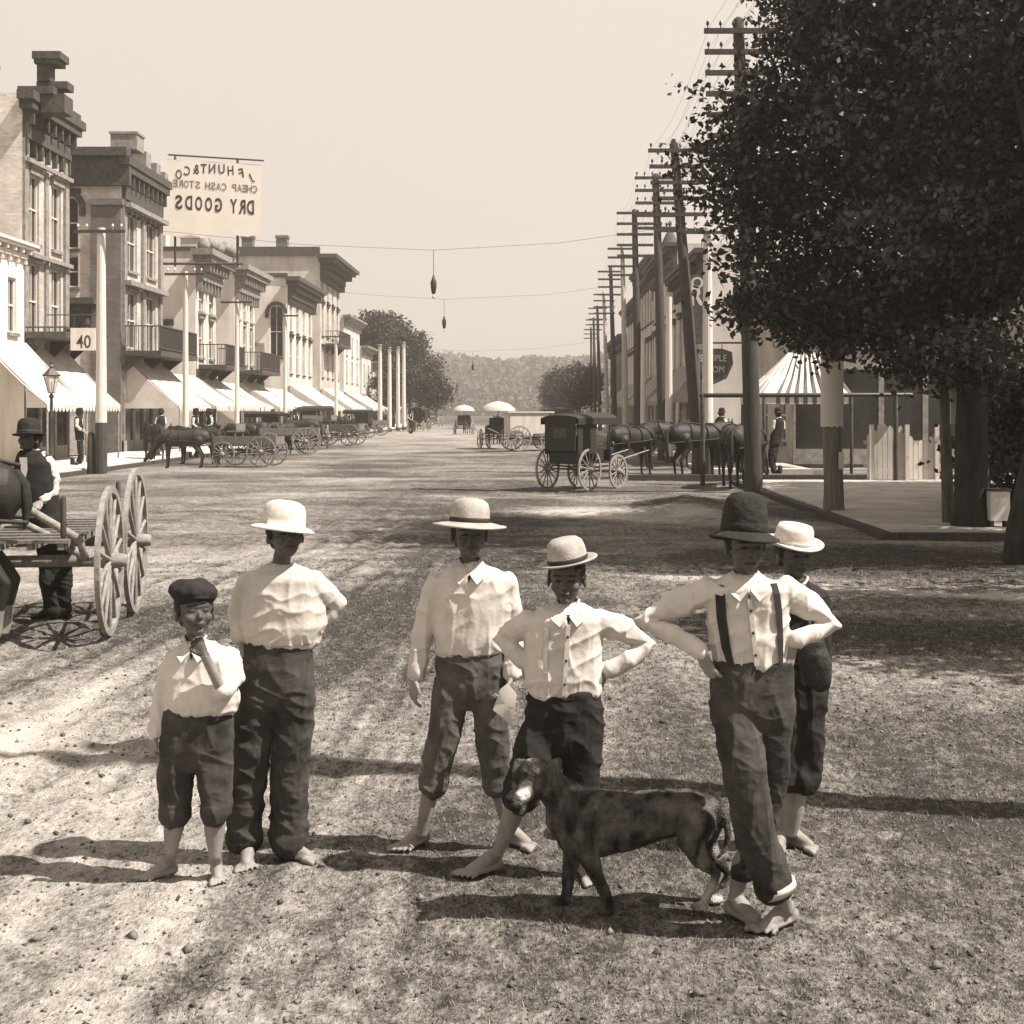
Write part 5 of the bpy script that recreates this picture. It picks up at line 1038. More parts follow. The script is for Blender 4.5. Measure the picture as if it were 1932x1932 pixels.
def person(S_):
    Y0 = S_['Y']; u = Y0/F; P = lambda x, y, dy=0: gx(x, y, Y0, dy); bx = S_['base']; org = V(gx(bx[0], bx[1]).x, gx(bx[0], bx[1]).y, 0)
    org.z = gh(org.x, org.y) if org.y < 40 else 0
    t = empty('person', org, S_['label'], 'person', S_.get('group')); seed = S_.get('seed', 1); vox = S_.get('vox', .0045); dr = S_.get('dr', .6)
    def ringset(mb, rows, k=1.0, n=24, dk=None):
        rg = []
        for r in rows:
            x, y, hw = r[:3]; dy = r[3] if len(r) > 3 else 0; dp = (r[4] if len(r) > 4 else dr)*hw
            if y == rows[0][1] and not dk: dp = hw*.95
            q = []
            for i in range(n):
                a_ = 2*math.pi*i/n; ca, sa = math.cos(a_), math.sin(a_); ca = math.copysign(abs(ca)**.85, ca); sa = math.copysign(abs(sa)**.85, sa)
                q.append(P(x+hw*k*ca, y, dy)+V(0, dp*k*u*sa, 0))
            rg.append(q)
        mb.loft(rg[::-1], True)
    body = MB(); T = S_['torso']; ringset(body, T, .78)
    # head
    hx, hy, hp = S_['head'][:3]; hd = S_['head'][3] if len(S_['head']) > 3 else 0; h = hp*u; yaw, pitch = S_.get('look', (0, 0)); R = headM(yaw, pitch, S_.get('hroll', 0)); C0 = P(hx, hy, hd)
    loc = lambda q: C0+R @ (V(*q)-V(0, 0, .5))*h
    for c_, r_ in HEAD: body.ell(loc(c_), tuple(k*h for k in r_), R)
    body.tube([loc((0, .28, .50)), loc((0, .37, .42)), loc((0, .415, .35))], [.028*h, .042*h, .055*h], 8)
    nk = S_['neck']; body.tube([P(nk[0], nk[1]+nk[2]*1.6, .0), P(nk[0], nk[1]), loc((0, -.12, .30))], [nk[2]*u*1.25, nk[2]*u, nk[2]*u*.98], 12)
    # arms
    T = [r if i in (0, len(T)-1) else (r[0], r[1], r[2]*(1.03 if i < len(T)-2 else 1.07))+tuple(r[3:]) for i, r in enumerate(T)]; sh = MB(); ringset(sh, T+[(T[-1][0], T[-1][1]+5, T[-1][2]*.9)], 1.0)
    for A_ in S_['arms']:
        J = [P(a[0], a[1], a[3] if len(a) > 3 else 0) for a in A_['sleeve']]; Rr = [a[2]*u for a in A_['sleeve']]
        sh.tube(J, Rr, 14); 
        if A_.get('cuff', True): d_ = (J[-1]-J[-2]).normalized(); sh.tube([J[-1]-d_*.03, J[-1]+d_*.004], [Rr[-1]*1.12]*2, 12)
        hn = A_['hand']; wr = P(hn[0], hn[1], hn[2]); tip = P(hn[3], hn[4], hn[5]); wrr = max(.019, hn[6]*u*.16) if len(hn) > 6 else .021
        body.tube(J+[wr], [r*.6 for r in Rr[:-1]]+[min(Rr[-1]*.75, wrr*1.25), wrr], 10)
        hand(body, wr, tip-wr, V(*A_.get('n', (0, -1, 0))), S_.get('handL', .15), A_.get('curl', .5), A_.get('thumb', 1))
    # legs
    pv_ = S_['pelvis']; lr = pv_[-1]; pv2 = list(pv_)+[(lr[0], lr[1]+24, lr[2]*.9), (lr[0], lr[1]+46, lr[2]*.62)]
    tr = MB(); ringset(tr, pv2, 1.0, dk=1); ringset(body, S_['pelvis'], .75, dk=1); boots = MB()
    for G_ in S_['legs']:
        J = [P(a[0], a[1], a[3] if len(a) > 3 else 0) for a in G_['tr']]; Rr = [a[2]*u for a in G_['tr']]
        J0 = P(S_['pelvis'][-1][0]*.4+G_['tr'][0][0]*.6, S_['pelvis'][-1][1]-20)
        tr.tube([J0]+J, [Rr[0]]+Rr, 18, flat=(V(0, 1, 0), .92)); d_ = (J[-1]-J[-2]).normalized(); tr.tube([J[-1]-d_*.02, J[-1]+d_*.015], [Rr[-1]*1.08]*2, 16)
        sk = [P(a[0], a[1], a[3] if len(a) > 3 else 0) for a in G_['skin']]; sr = [a[2]*u for a in G_['skin']]
        gp = gx(*G_['foot'][:2]); fz = gh(gp.x, gp.y); L_ = G_['foot'][3]
        tgt = boots if S_.get('boots') else body
        body.tube(J[:-1]+sk+[V(gp.x, gp.y, fz+L_*.30)], [r*.62 for r in Rr[:-1]]+sr+[sr[-1]], 12)
        foot(tgt, gp, G_['foot'][2], L_, boot=bool(S_.get('boots')))
        if S_.get('boots'): boots.tube([V(gp.x, gp.y, fz+L_*.3), V(gp.x, gp.y, fz+L_*.75)], [L_*.2, L_*.2], 10)
    Ri = np.array(R.transposed()); c0 = np.array(C0)
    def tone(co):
        l = (co-c0) @ Ri.T/h+np.array([0, 0, .5]); v = np.where(l[:, 2] > -.4, .34, 1.0)*(1+.15*vn(co*25)-.35*np.clip(vn(co*9)+.1, 0, 1)*(co[:, 2] < .5)); fr = l[:, 1] > .2  # head and shoulder skin darkened to paint in the hat's shade
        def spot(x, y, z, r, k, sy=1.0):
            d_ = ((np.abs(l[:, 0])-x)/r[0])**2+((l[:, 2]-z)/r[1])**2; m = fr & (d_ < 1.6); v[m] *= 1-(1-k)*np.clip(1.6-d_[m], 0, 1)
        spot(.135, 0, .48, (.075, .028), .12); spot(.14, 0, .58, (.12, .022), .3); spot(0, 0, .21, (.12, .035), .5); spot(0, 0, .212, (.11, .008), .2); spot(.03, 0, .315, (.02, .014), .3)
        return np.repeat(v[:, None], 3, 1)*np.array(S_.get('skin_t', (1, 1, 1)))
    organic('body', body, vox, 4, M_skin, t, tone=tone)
    organic('shirt' if not S_.get('jacket') else 'jacket', sh, max(.0055, vox*1.1), 6, S_.get('shirt_m', M_shirt), t, disp=cloth_fold(S_.get('fold', .0075), seed, hem=P(*T[-1][:2]).z))
    organic('trousers', tr, max(.0055, vox*1.1), 9, S_.get('tr_m', M_wool2), t, disp=cloth_fold(.010, seed+5, 'tr'))
    if S_.get('boots'): organic('boots', boots, .01, 2, M_leather, t)
    hr = MB(); hr.ell(loc((0, -.075, .66)), (.375*h, .44*h, .36*h), R); hr.ell(loc((0, -.22, .42)), (.29*h, .24*h, .22*h), R); hr.ell(loc((.33, .02, .55)), (.05*h, .10*h, .13*h), R); hr.ell(loc((-.33, .02, .55)), (.05*h, .10*h, .13*h), R)
    organic('hair', hr, .008, 2, M_hair, t, disp=lambda co: .004*vn(co*90))
    if S_.get('cap'): S_['cap'](t, P, u, loc, h, R)
    if 'hat' in S_:
        a = S_['hat']; c_ = P(a[0], a[1], a[5] if len(a) > 5 else hd); hat(t, c_, a[2]*u, a[3]*u, a[4]*u, **S_.get('hatk', {}))
    # strips lying on the shirt front
    def front(x, y, lift=.006):
        for i in range(len(T)-1):
            if T[i][1] <= y <= T[i+1][1]: break
        f_ = (y-T[i][1])/(T[i+1][1]-T[i][1]); f_ = min(1, max(0, f_)); cx = T[i][0]+(T[i+1][0]-T[i][0])*f_; hw = T[i][2]+(T[i+1][2]-T[i][2])*f_
        k = max(0, 1-abs((x-cx)/hw)**2.35)**(1/2.35); return P(x, y)+V(0, -dr*hw*u*k-lift-.004, 0)
    for nm, pts, wd, mt_ in S_.get('strips', ()):
        mb = MB(); q = []
        for i in range(len(pts)*3-2):
            f_ = i/3; a_ = int(min(f_, len(pts)-2)); f_ -= a_; x = pts[a_][0]*(1-f_)+pts[a_+1][0]*f_; y = pts[a_][1]*(1-f_)+pts[a_+1][1]*f_; w2 = wd[a_]*(1-f_)+wd[a_+1]*f_ if hasattr(wd, '__len__') else wd
            A1, B1 = front(x-w2/2, y), front(x+w2/2, y); q.append([A1, B1, B1+V(0, .006, 0), A1+V(0, .006, 0)])
        mb.loft(q, False).obj(nm, mt_, t)
    # collar
    if S_.get('collar', True):
        mb = MB(); x, y, r = nk; rr_ = r*u; rg = []
        for z, k in ((-.006, 1.28), (.018, 1.16), (.026, 1.20), (.02, 1.42), (-.008, 2.0), (-.016, 2.3), (-.022, 2.28)):
            rg.append([P(x, y+r*.15)+V(math.cos(a_)*rr_*k, math.sin(a_)*rr_*k*.95-.006, z-.030*max(0, -math.sin(a_))**2*k-(.02 if k > 1.9 and abs(math.cos(a_)) < .5 and math.sin(a_) < 0 else 0)) for a_ in [2*math.pi*i/28 for i in range(28)]])
        mb.loft(rg[:4], True, cap=False)
        for s_ in (-1, 1):
            W = [front(x+s_*r*.12, y+r*1.15, .012), front(x+s_*r*.95, y+r*2.15, .020), front(x+s_*r*1.9, y+r*1.35, .012), P(x+s_*r*1.32, y+r*.1)+V(0, -r*u*.2, .004), P(x+s_*r*.75, y+r*.3)+V(0, -r*u*.95-.004, 0)]
            mb.add(W+[q+V(0, .005, 0) for q in W], [(0, 1, 2, 3, 4) if s_ > 0 else (4, 3, 2, 1, 0), (9, 8, 7, 6, 5) if s_ > 0 else (5, 6, 7, 8, 9)]+[(i, (i+1) % 5, 5+(i+1) % 5, 5+i) for i in range(5)])
        mb.obj('collar', S_.get('collar_m', S_.get('shirt_m', M_shirt)), t)
        mb = MB(); q = [front(x-r*.30, y+r*1.0, .002), front(x+r*.30, y+r*1.0, .002), front(x+r*.04, y+r*2.0, .002)]; mb.add(q+[k+V(0, .004, 0) for k in q], [(0, 2, 1), (3, 4, 5), (0, 1, 4, 3), (1, 2, 5, 4), (2, 0, 3, 5)]); mb.obj('neck_gap_shade', M_wool, t)  # dark patch standing for the shaded gap of the open collar
    if S_.get('placket', True):
        y0_, y1_ = nk[1]+nk[2]*2.0, T[-1][1]-4; xa, xb = nk[0], T[-1][0]; mb = MB(); q = []
        for i in range(9):
            f_ = i/8; xx_ = xa+(xb-xa)*f_; yy_ = y0_+(y1_-y0_)*f_; A1, B1 = front(xx_-4, yy_, .009), front(xx_+4, yy_, .009); q.append([A1, B1, B1+V(0, .012, 0), A1+V(0, .012, 0)])
        mb.loft(q, False).obj('placket', S_.get('shirt_m', M_shirt), t)
        for i in range(3): mb = MB(); f_ = (i+.5)/3; mb.ell(front(xa+(xb-xa)*f_, y0_+(y1_-y0_)*f_, .012), .0055, nu=8, nv=6).obj('button', M_band, t)
    return t
def softcap(t, P, u, loc, h, R):
    mb = MB(); c_ = loc((0, -.02, .83)); mb.ell(c_+V(0, 0, .018), (.49*h, .54*h, .25*h), Matrix.Rotation(math.radians(6), 3, 'Y')); mb.ell(c_-V(0, 0, .02), (.40*h, .47*h, .14*h), R); mb.ell(loc((0, .36, .70)), (.24*h, .16*h, .035*h), R)
    organic('cap', mb, .006, 3, M_wool3, t, disp=lambda co: .006*vn(co*22)+.002*vn(co*70))

person(dict(Y=5.75, base=(360, 1645), label='smallest barefoot boy in dark cap and knee breeches, leftmost of the group', seed=1, handL=.115,
    torso=[(370, 1206, 17), (374, 1220, 46), (378, 1242, 64), (379, 1285, 66), (380, 1322, 68), (379, 1340, 66)], neck=(369, 1207, 16), head=(367, 1155, 96, -.02), look=(28, 14), cap=softcap,
    arms=[dict(sleeve=[(330, 1240, 21, 0), (309, 1305, 19, .02), (297, 1378, 14, -.01)], hand=(294, 1388, -.01, 287, 1430, -.02, 20), n=(-1, -.3, 0), curl=.7),
          dict(sleeve=[(430, 1238, 21, 0), (442, 1278, 19, -.02), (420, 1306, 16, -.09)], hand=(386, 1236, -.145, 368, 1202, -.135, 20), n=(-.3, .9, .2), curl=1.0, thumb=-1)],
    pelvis=[(374, 1332, 66), (371, 1362, 70), (369, 1410, 70)], placket=False, strips=[('waistband', [(312, 1343), (378, 1346), (440, 1343)], 5, M_wool2)],
    legs=[dict(tr=[(337, 1405, 36, 0), (331, 1465, 35, 0), (329, 1532, 30, .02)], skin=[(330, 1520, 20, .02), (328, 1560, 20, .03), (322, 1605, 12, .03)], foot=(319, 1634, -142, .165)),
          dict(tr=[(402, 1405, 36, 0), (404, 1465, 35, -.02), (406, 1528, 29, -.02)], skin=[(405, 1520, 21, -.01), (405, 1565, 20, 0), (406, 1615, 12, 0)], foot=(408, 1636, -72, .165))]))
person(dict(Y=5.98, base=(510, 1612), label='taller boy in pale dome hat and long dark trousers standing behind the smallest boy', seed=2, shirt_m=M_shirt2, collar=False, placket=False,
    torso=[(527, 1062, 19), (527, 1076, 50), (528, 1094, 70), (533, 1140, 76), (536, 1180, 74), (531, 1214, 66)], neck=(530, 1064, 17), head=(538, 1010, 92, -.03), look=(25, 14),
    arms=[dict(sleeve=[(588, 1100, 26, 0), (612, 1120, 24, .02), (636, 1138, 20, .06), (618, 1158, 17, .06), (602, 1174, 14, .05)], hand=(596, 1182, .04, 584, 1208, .0, 20), n=(.8, -.3, .3), curl=.6),
          dict(sleeve=[(468, 1100, 25, 0), (449, 1150, 21, .04), (452, 1200, 16, .0)], hand=(454, 1212, -.01, 462, 1246, -.03, 20), n=(-1, -.2, 0), curl=.6, thumb=-1)],
    pelvis=[(526, 1208, 64), (524, 1240, 70), (524, 1290, 70)], strips=[('belt', [(470, 1212), (527, 1214), (585, 1211)], 9, M_leather)],
    legs=[dict(tr=[(490, 1290, 40, 0), (474, 1400, 38, .01), (463, 1500, 33, .03), (460, 1578, 31, .04)], skin=[(463, 1572, 15, .04), (466, 1592, 13, .05)], foot=(468, 1607, -82, .2)),
          dict(tr=[(556, 1290, 40, 0), (552, 1400, 36, 0), (546, 1500, 35, .03), (545, 1582, 34, .05)], skin=[(545, 1572, 16, .05), (543, 1592, 13, .05)], foot=(541, 1605, -28, .2))],
    hat=(533, 992, 44, 47, 64, -.04), hatk=dict(roll=7, pitch=-4, mt=M_straw, ribbon=False, droop=.35, soft=.02, prof=[(1, 0), (.99, .3), (.96, .6), (.84, .85), (.6, .98), (.3, 1.03), (.02, 1.03)])))
person(dict(Y=6.07, base=(880, 1595), label='boy in broad-brimmed straw hat, white shirt, arms hanging, in the middle of the group', seed=3, placket=False,
    torso=[(887, 1058, 18), (889, 1074, 50), (891, 1092, 70), (892, 1145, 71), (889, 1195, 66), (886, 1230, 63)], neck=(886, 1060, 17), head=(885, 1009, 93, -.02), look=(12, 8),
    arms=[dict(sleeve=[(826, 1100, 25, 0), (799, 1180, 21, .02), (784, 1268, 15, -.02)], hand=(782, 1278, -.02, 777, 1328, -.04, 20), n=(-1, -.4, 0), curl=.55, thumb=1),
          dict(sleeve=[(952, 1100, 25, 0), (972, 1190, 20, .04), (966, 1268, 15, -.03)], hand=(963, 1278, -.04, 955, 1318, -.08, 20), n=(1, .2, 0), curl=1.0, thumb=-1)],
    pelvis=[(887, 1224, 64), (888, 1252, 67), (890, 1290, 65)], tr_m=mat('brown_wool', .085, .95, .45, 9, .8, 55, bd=.003),
    legs=[dict(tr=[(856, 1290, 38, 0), (838, 1390, 33, -.01), (817, 1478, 26, 0)], skin=[(819, 1465, 18, 0), (806, 1520, 15, .01), (796, 1572, 11, .02)], foot=(795, 1586, -128, .2)),
          dict(tr=[(922, 1290, 37, 0), (929, 1390, 32, 0), (936, 1476, 25, .02)], skin=[(936, 1465, 18, .02), (948, 1520, 15, .04), (960, 1568, 11, .05)], foot=(962, 1583, -45, .2))],
    strips=[('waistband', [(830, 1229), (888, 1232), (945, 1229)], 6, M_wool2)],
    hat=(886, 986, 40, 45, 74, -.03), hatk=dict(roll=3, pitch=-3, mt=M_straw2, droop=.2, wave=.004)))
person(dict(Y=5.74, base=(1030, 1650), label='boy in tilted boater with both hands on hips standing directly behind the dog', seed=4,
    torso=[(1071, 1136, 19), (1069, 1149, 50), (1066, 1168, 72), (1062, 1220, 71), (1062, 1270, 68), (1063, 1308, 68)], neck=(1071, 1138, 17), head=(1069, 1092, 96, -.02), look=(-8, 2),
    arms=[dict(sleeve=[(1128, 1172, 26, 0), (1180, 1190, 24, .03), (1220, 1216, 21, .05), (1185, 1245, 19, 0), (1150, 1262, 16, .0)], hand=(1140, 1268, .0, 1122, 1290, -.04, 20), n=(.8, -.4, .2), curl=.8),
          dict(sleeve=[(1002, 1174, 25, 0), (966, 1192, 22, .03), (946, 1206, 20, .05), (968, 1228, 17, 0), (986, 1246, 14, .0)], hand=(990, 1254, .0, 1006, 1282, -.05, 20), n=(-.8, -.4, .2), curl=.8, thumb=-1)],
    pelvis=[(1063, 1302, 69), (1064, 1340, 73), (1064, 1390, 73)], tr_m=M_wool3,
    legs=[dict(tr=[(1024, 1385, 43, 0), (1003, 1445, 42, -.04), (984, 1498, 34, -.05)], skin=[(985, 1488, 22, -.05), (962, 1550, 19, -.03), (940, 1608, 12, 0)], foot=(930, 1638, -147, .2)),
          dict(tr=[(1098, 1385, 38, 0), (1098, 1440, 37, 0), (1094, 1492, 32, 0)], skin=[(1094, 1482, 20, 0), (1097, 1560, 18, .01), (1100, 1620, 12, .02)], foot=(1101, 1642, -75, .2))],
    strips=[('waistband', [(1000, 1308), (1063, 1312), (1128, 1308)], 6, M_wool3), ('front_placket', [(1031, 1180), (1028, 1240), (1030, 1304)], 9, M_shirt2)],
    hat=(1072, 1060, 40, 46, 60, -.03), hatk=dict(roll=-11, pitch=3, mt=M_straw2, droop=-.12, ribbon=True)))
person(dict(Y=5.15, base=(1440, 1748), label='tallest boy in black felt hat and suspenders, legs crossed, arms akimbo', seed=5, handL=.16,
    torso=[(1407, 1082, 22), (1408, 1094, 55), (1409, 1110, 80), (1411, 1160, 76), (1416, 1210, 71), (1420, 1252, 72)], neck=(1406, 1086, 19), head=(1406, 1030, 104, -.02), look=(10, 2),
    arms=[dict(sleeve=[(1340, 1114, 29, 0), (1275, 1140, 26, .02), (1214, 1172, 21, .04), (1270, 1197, 19, -.02), (1320, 1228, 15, -.04)], hand=(1326, 1234, -.04, 1340, 1266, -.04, 20), n=(-.8, -.4, .2), curl=.7, thumb=-1),
          dict(sleeve=[(1478, 1114, 29, 0), (1530, 1148, 26, .02), (1571, 1180, 21, .04), (1530, 1197, 19, -.02), (1500, 1206, 16, -.04)], hand=(1497, 1214, -.03, 1490, 1248, -.03, 20), n=(.8, -.4, .2), curl=.7)],
    pelvis=[(1420, 1246, 76), (1420, 1290, 80), (1420, 1330, 78)], tr_m=M_wool2,
    legs=[dict(tr=[(1383, 1325, 46, 0), (1402, 1450, 43, -.06), (1427, 1580, 39, -.06), (1458, 1668, 35, -.02)], skin=[(1468, 1668, 17, -.02), (1480, 1700, 14, .02), (1484, 1718, 13, .03)], foot=(1486, 1734, -142, .21)),
          dict(tr=[(1459, 1325, 42, 0), (1458, 1450, 34, .04), (1432, 1570, 30, .10), (1403, 1640, 24, .12)], skin=[(1398, 1630, 19, .12), (1391, 1680, 15, .13), (1387, 1702, 13, .13)], foot=(1386, 1722, -58, .21))],
    strips=[('suspender', [(1352, 1100), (1356, 1160), (1364, 1215), (1374, 1250)], [17, 17, 15, 13], M_wool), ('suspender', [(1455, 1097), (1463, 1150), (1466, 1200), (1466, 1250)], [13, 12, 10, 9], M_wool)],
    hat=(1403, 1004, 46, 76, 70, -.02), hatk=dict(roll=4, pitch=-4, mt=M_felt, droop=.55, wave=.006, soft=.03, bm=M_felt, prof=[(1, 0), (1.0, .25), (.96, .55), (.85, .8), (.62, .95), (.3, 1.0), (.02, .97)])))
mb = MB(); a_ = gx(1466, 1676, 5.13); mb.lathe((0, 0, 0), [(.066, -.012), (.071, -.016), (.073, .016), (.067, .014)], 24, sm=True)
mb.xf(Matrix.Translation(a_) @ Matrix.Rotation(math.radians(-22), 4, 'Y'))
tall = [o for o in COL.objects if o.get('label', '').startswith('tallest boy')][0]; mb.obj('turned_up_cuff', M_shirt, tall)
person(dict(Y=6.12, base=(1500, 1592), label='boy in white floppy hat and dark jacket half hidden behind the tallest boy', seed=6, jacket=True, placket=False, shirt_m=M_wool3, collar_m=M_shirt,
    torso=[(1499, 1090, 17), (1500, 1104, 44), (1502, 1122, 58), (1503, 1180, 57), (1506, 1250, 56)], neck=(1500, 1094, 18), head=(1498, 1047, 89, -.02), look=(18, 4),
    arms=[dict(sleeve=[(1452, 1130, 20, 0), (1448, 1190, 18, .03), (1456, 1245, 15, .0)], hand=(1457, 1255, 0, 1460, 1292, -.02, 20), n=(-1, 0, 0)),
          dict(sleeve=[(1548, 1130, 20, 0), (1556, 1185, 18, .05), (1550, 1238, 15, .04)], hand=(1549, 1246, .04, 1544, 1282, .0, 20), n=(1, 0, 0), thumb=-1)],
    pelvis=[(1506, 1240, 55), (1509, 1280, 57), (1511, 1325, 54)], tr_m=M_wool3,
    legs=[dict(tr=[(1486, 1330, 32, 0), (1486, 1400, 30, 0), (1484, 1470, 26, 0)], skin=[(1483, 1460, 17, 0), (1480, 1530, 14, .01), (1477, 1575, 10, .02)], foot=(1475, 1588, -110, .19)),
          dict(tr=[(1528, 1330, 32, 0), (1527, 1400, 30, 0), (1518, 1470, 27, 0)], skin=[(1513, 1460, 18, 0), (1502, 1530, 15, .0), (1494, 1572, 11, .0)], foot=(1494, 1584, -52, .19))],
    hat=(1497, 1023, 39, 33, 60, -.03), hatk=dict(roll=7, pitch=8, mt=M_straw, droop=.25, up=.8, wave=.007, bm=M_straw, prof=[(1, 0), (.98, .35), (.95, .75), (.85, .98), (.5, .95), (.02, .9)])))
mb = MB(); c_ = gx(1538, 1250, 5.98); mb.ell(c_, (.068, .045, .13), Matrix.Rotation(math.radians(-14), 3, 'Y')); mb.ell(c_+V(-.01, 0, .06), (.055, .04, .07)); t = empty('shoulder_bag', c_, 'rounded dark bag hanging at the side of the half-hidden boy', 'bag'); organic('bag_body', mb, .007, 3, M_leather, t, disp=lambda co: .004*vn(co*30))
mb = MB(); mb.tube([c_+V(.02, -.02, .1), gx(1528, 1180, 6.0), gx(1508, 1120, 6.02)], .009, 5, flat=(V(0, 1, 0), .4)).obj('strap', M_leather, t)
MAN = person(dict(Y=12.7, base=(110, 1158), label='man in dark hat and vest leaning at the wagon shafts on the left', seed=7, vox=.007, boots=True, handL=.19, placket=False, fold=.01, shirt_m=M_shirt,
    torso=[(58, 846, 9), (60, 854, 24), (62, 870, 33), (66, 915, 31), (80, 960, 28), (92, 1004, 29)], neck=(57, 846, 8), head=(56, 829, 50, -.04), look=(-25, 22),
    arms=[dict(sleeve=[(90, 870, 13, 0), (103, 905, 11, .02), (100, 928, 10, -.02), (82, 943, 8, -.12)], hand=(78, 946, -.14, 60, 958, -.22, 8), n=(0, -.5, 1)),
          dict(sleeve=[(34, 872, 13, 0), (24, 910, 11, 0), (30, 935, 9, -.1)], hand=(34, 940, -.12, 48, 955, -.2, 8), n=(0, -.5, 1), thumb=-1)],
    pelvis=[(94, 1000, 29), (99, 1030, 31), (104, 1060, 31)], tr_m=M_wool3,
    legs=[dict(tr=[(90, 1060, 18, 0), (92, 1105, 16, -.05), (98, 1150, 15, 0)], skin=[(98, 1150, 8, 0), (98, 1156, 7, 0)], foot=(97, 1163, -120, .26)),
          dict(tr=[(118, 1060, 18, 0), (120, 1105, 16, 0), (120, 1148, 15, .08)], skin=[(120, 1148, 8, .08), (120, 1154, 7, .08)], foot=(120, 1161, -60, .26))],
    hat=(54, 819, 22, 30, 31, -.05), hatk=dict(roll=-2, pitch=-6, mt=M_felt, droop=.15, bm=M_band)))
mb = MB(); u = 12.7/F; rg = []
for x, y, hw in [(59, 852, 20), (61, 862, 28), (63, 875, 34), (67, 915, 36), (80, 960, 34), (92, 1004, 34)]: rg.append([gx(x+hw*math.cos(a_), y, 12.7)+V(0, .66*hw*u*math.sin(a_)*1.1, 0) for a_ in [2*math.pi*i/24 for i in range(24)]])
mb.loft(rg[::-1], True); organic('vest', mb, .012, 2, M_wool3, MAN, disp=lambda co: .014+.004*vn(co*18))

# paper held by the middle boy
Yp = 5.94; mb = MB(); pts = [(958, 1290), (975, 1312), (972, 1335), (966, 1372), (950, 1356), (930, 1340), (938, 1318), (944, 1300)]
q = [gx(x, y, Yp)+V(0, .012*math.sin(x*.35+y*.2), 0) for x, y in pts]; cc = sum(q, Vector())/len(q)+V(0, -.004, 0); n = len(q)
mb.add(q+[cc], [(i, n, (i+1) % n) for i in range(n)], True); mb.add([k+V(0, .004, 0) for k in q+[cc]], [((i+1) % n, n, i) for i in range(n)], True); mb.add(q+[k+V(0, .004, 0) for k in q], [(i, (i+1) % n, n+(i+1) % n, n+i) for i in range(n)])
tag(mb.obj('paper', M_paper, None, origin=cc), 'crumpled white sheet of paper held low by the boy in the broad straw hat', 'paper')

# ------------------------------------------------------------------ the dog
Yd = 5.38; ud = Yd/F; D = lambda x, y, dy=0: gx(x, y, Yd, dy); t = empty('dog', gx(1210, 1706, Yd), 'dark brindled dog with white muzzle and paws standing side-on before the boys', 'dog'); t.location.z = 0; mb = MB()
def dt(pts, flat=None, n=14): mb.tube([D(p[0], p[1], p[3] if len(p) > 3 else 0) for p in pts], [p[2]*ud for p in pts], n, flat=flat)
FL = (V(0, 1, 0), .72)
dt([(1336, 1534, 34), (1300, 1531, 43), (1245, 1536, 47), (1190, 1548, 55), (1130, 1554, 63), (1090, 1550, 61), (1068, 1535, 47)], FL, 18)
mb.ell(D(1112, 1552, -.01), (40*ud, 50*ud, 60*ud)); mb.ell(D(1312, 1552, 0), (36*ud, 52*ud, 46*ud)); mb.ell(D(1078, 1575, 0), (30*ud, 36*ud, 34*ud))
dt([(1078, 1525, 47), (1058, 1500, 38, -.02), (1034, 1478, 30, -.04)], (V(0, 1, 0), .8), 16)
mb.ell(D(1008, 1462, -.07), (35*ud, 35*ud, 31*ud)); mb.ell(D(1012, 1484, -.05), (33*ud, 30*ud, 22*ud))
dt([(1000, 1480, 20, -.10), (984, 1500, 19, -.14), (968, 1514, 18, -.17)]); dt([(1006, 1498, 15, -.09), (990, 1518, 13, -.13), (976, 1530, 11, -.16)])
mb.ell(D(960, 1508, -.19), (9*ud, 8*ud, 7*ud)); mb.ell(D(990, 1455, -.14), (6*ud,)*3); mb.ell(D(1016, 1460, -.13), (6*ud,)*3)
dt([(1036, 1446, 10, -.03), (1050, 1440, 13, -.05), (1052, 1462, 9, -.07), (1047, 1478, 4, -.07)], (V(0, 1, 0), .4)); dt([(990, 1440, 9, -.03), (978, 1440, 11, -.04), (972, 1458, 8, -.06), (972, 1472, 4, -.07)], (V(0, 1, 0), .4))
dt([(1105, 1575, 31, -.06), (1110, 1615, 21, -.07), (1124, 1650, 14, -.06), (1143, 1688, 11, -.04), (1150, 1708, 10, -.03)]); mb.ell(D(1144, 1718, -.05), (18*ud, 14*ud, 9*ud))
dt([(1085, 1575, 29, .06), (1080, 1615, 19, .07), (1073, 1650, 13, .07), (1070, 1680, 11, .07), (1068, 1694, 10, .07)]); mb.ell(D(1060, 1700, .05), (18*ud, 14*ud, 9*ud))
dt([(1316, 1548, 38, -.05), (1302, 1588, 27, -.07), (1322, 1625, 16, -.06), (1352, 1650, 10, -.05), (1340, 1680, 9, -.05), (1329, 1702, 9, -.05)]); mb.ell(D(1320, 1710, -.07), (18*ud, 14*ud, 8*ud))
dt([(1332, 1548, 36, .05), (1328, 1588, 25, .07), (1348, 1622, 15, .07), (1376, 1646, 10, .07), (1364, 1674, 9, .07), (1355, 1690, 9, .07)]); mb.ell(D(1348, 1698, .05), (18*ud, 14*ud, 8*ud))
dt([(1352, 1512, 9, 0), (1368, 1535, 8, 0), (1374, 1575, 7, 0), (1368, 1604, 5, 0), (1354, 1618, 3, 0)])
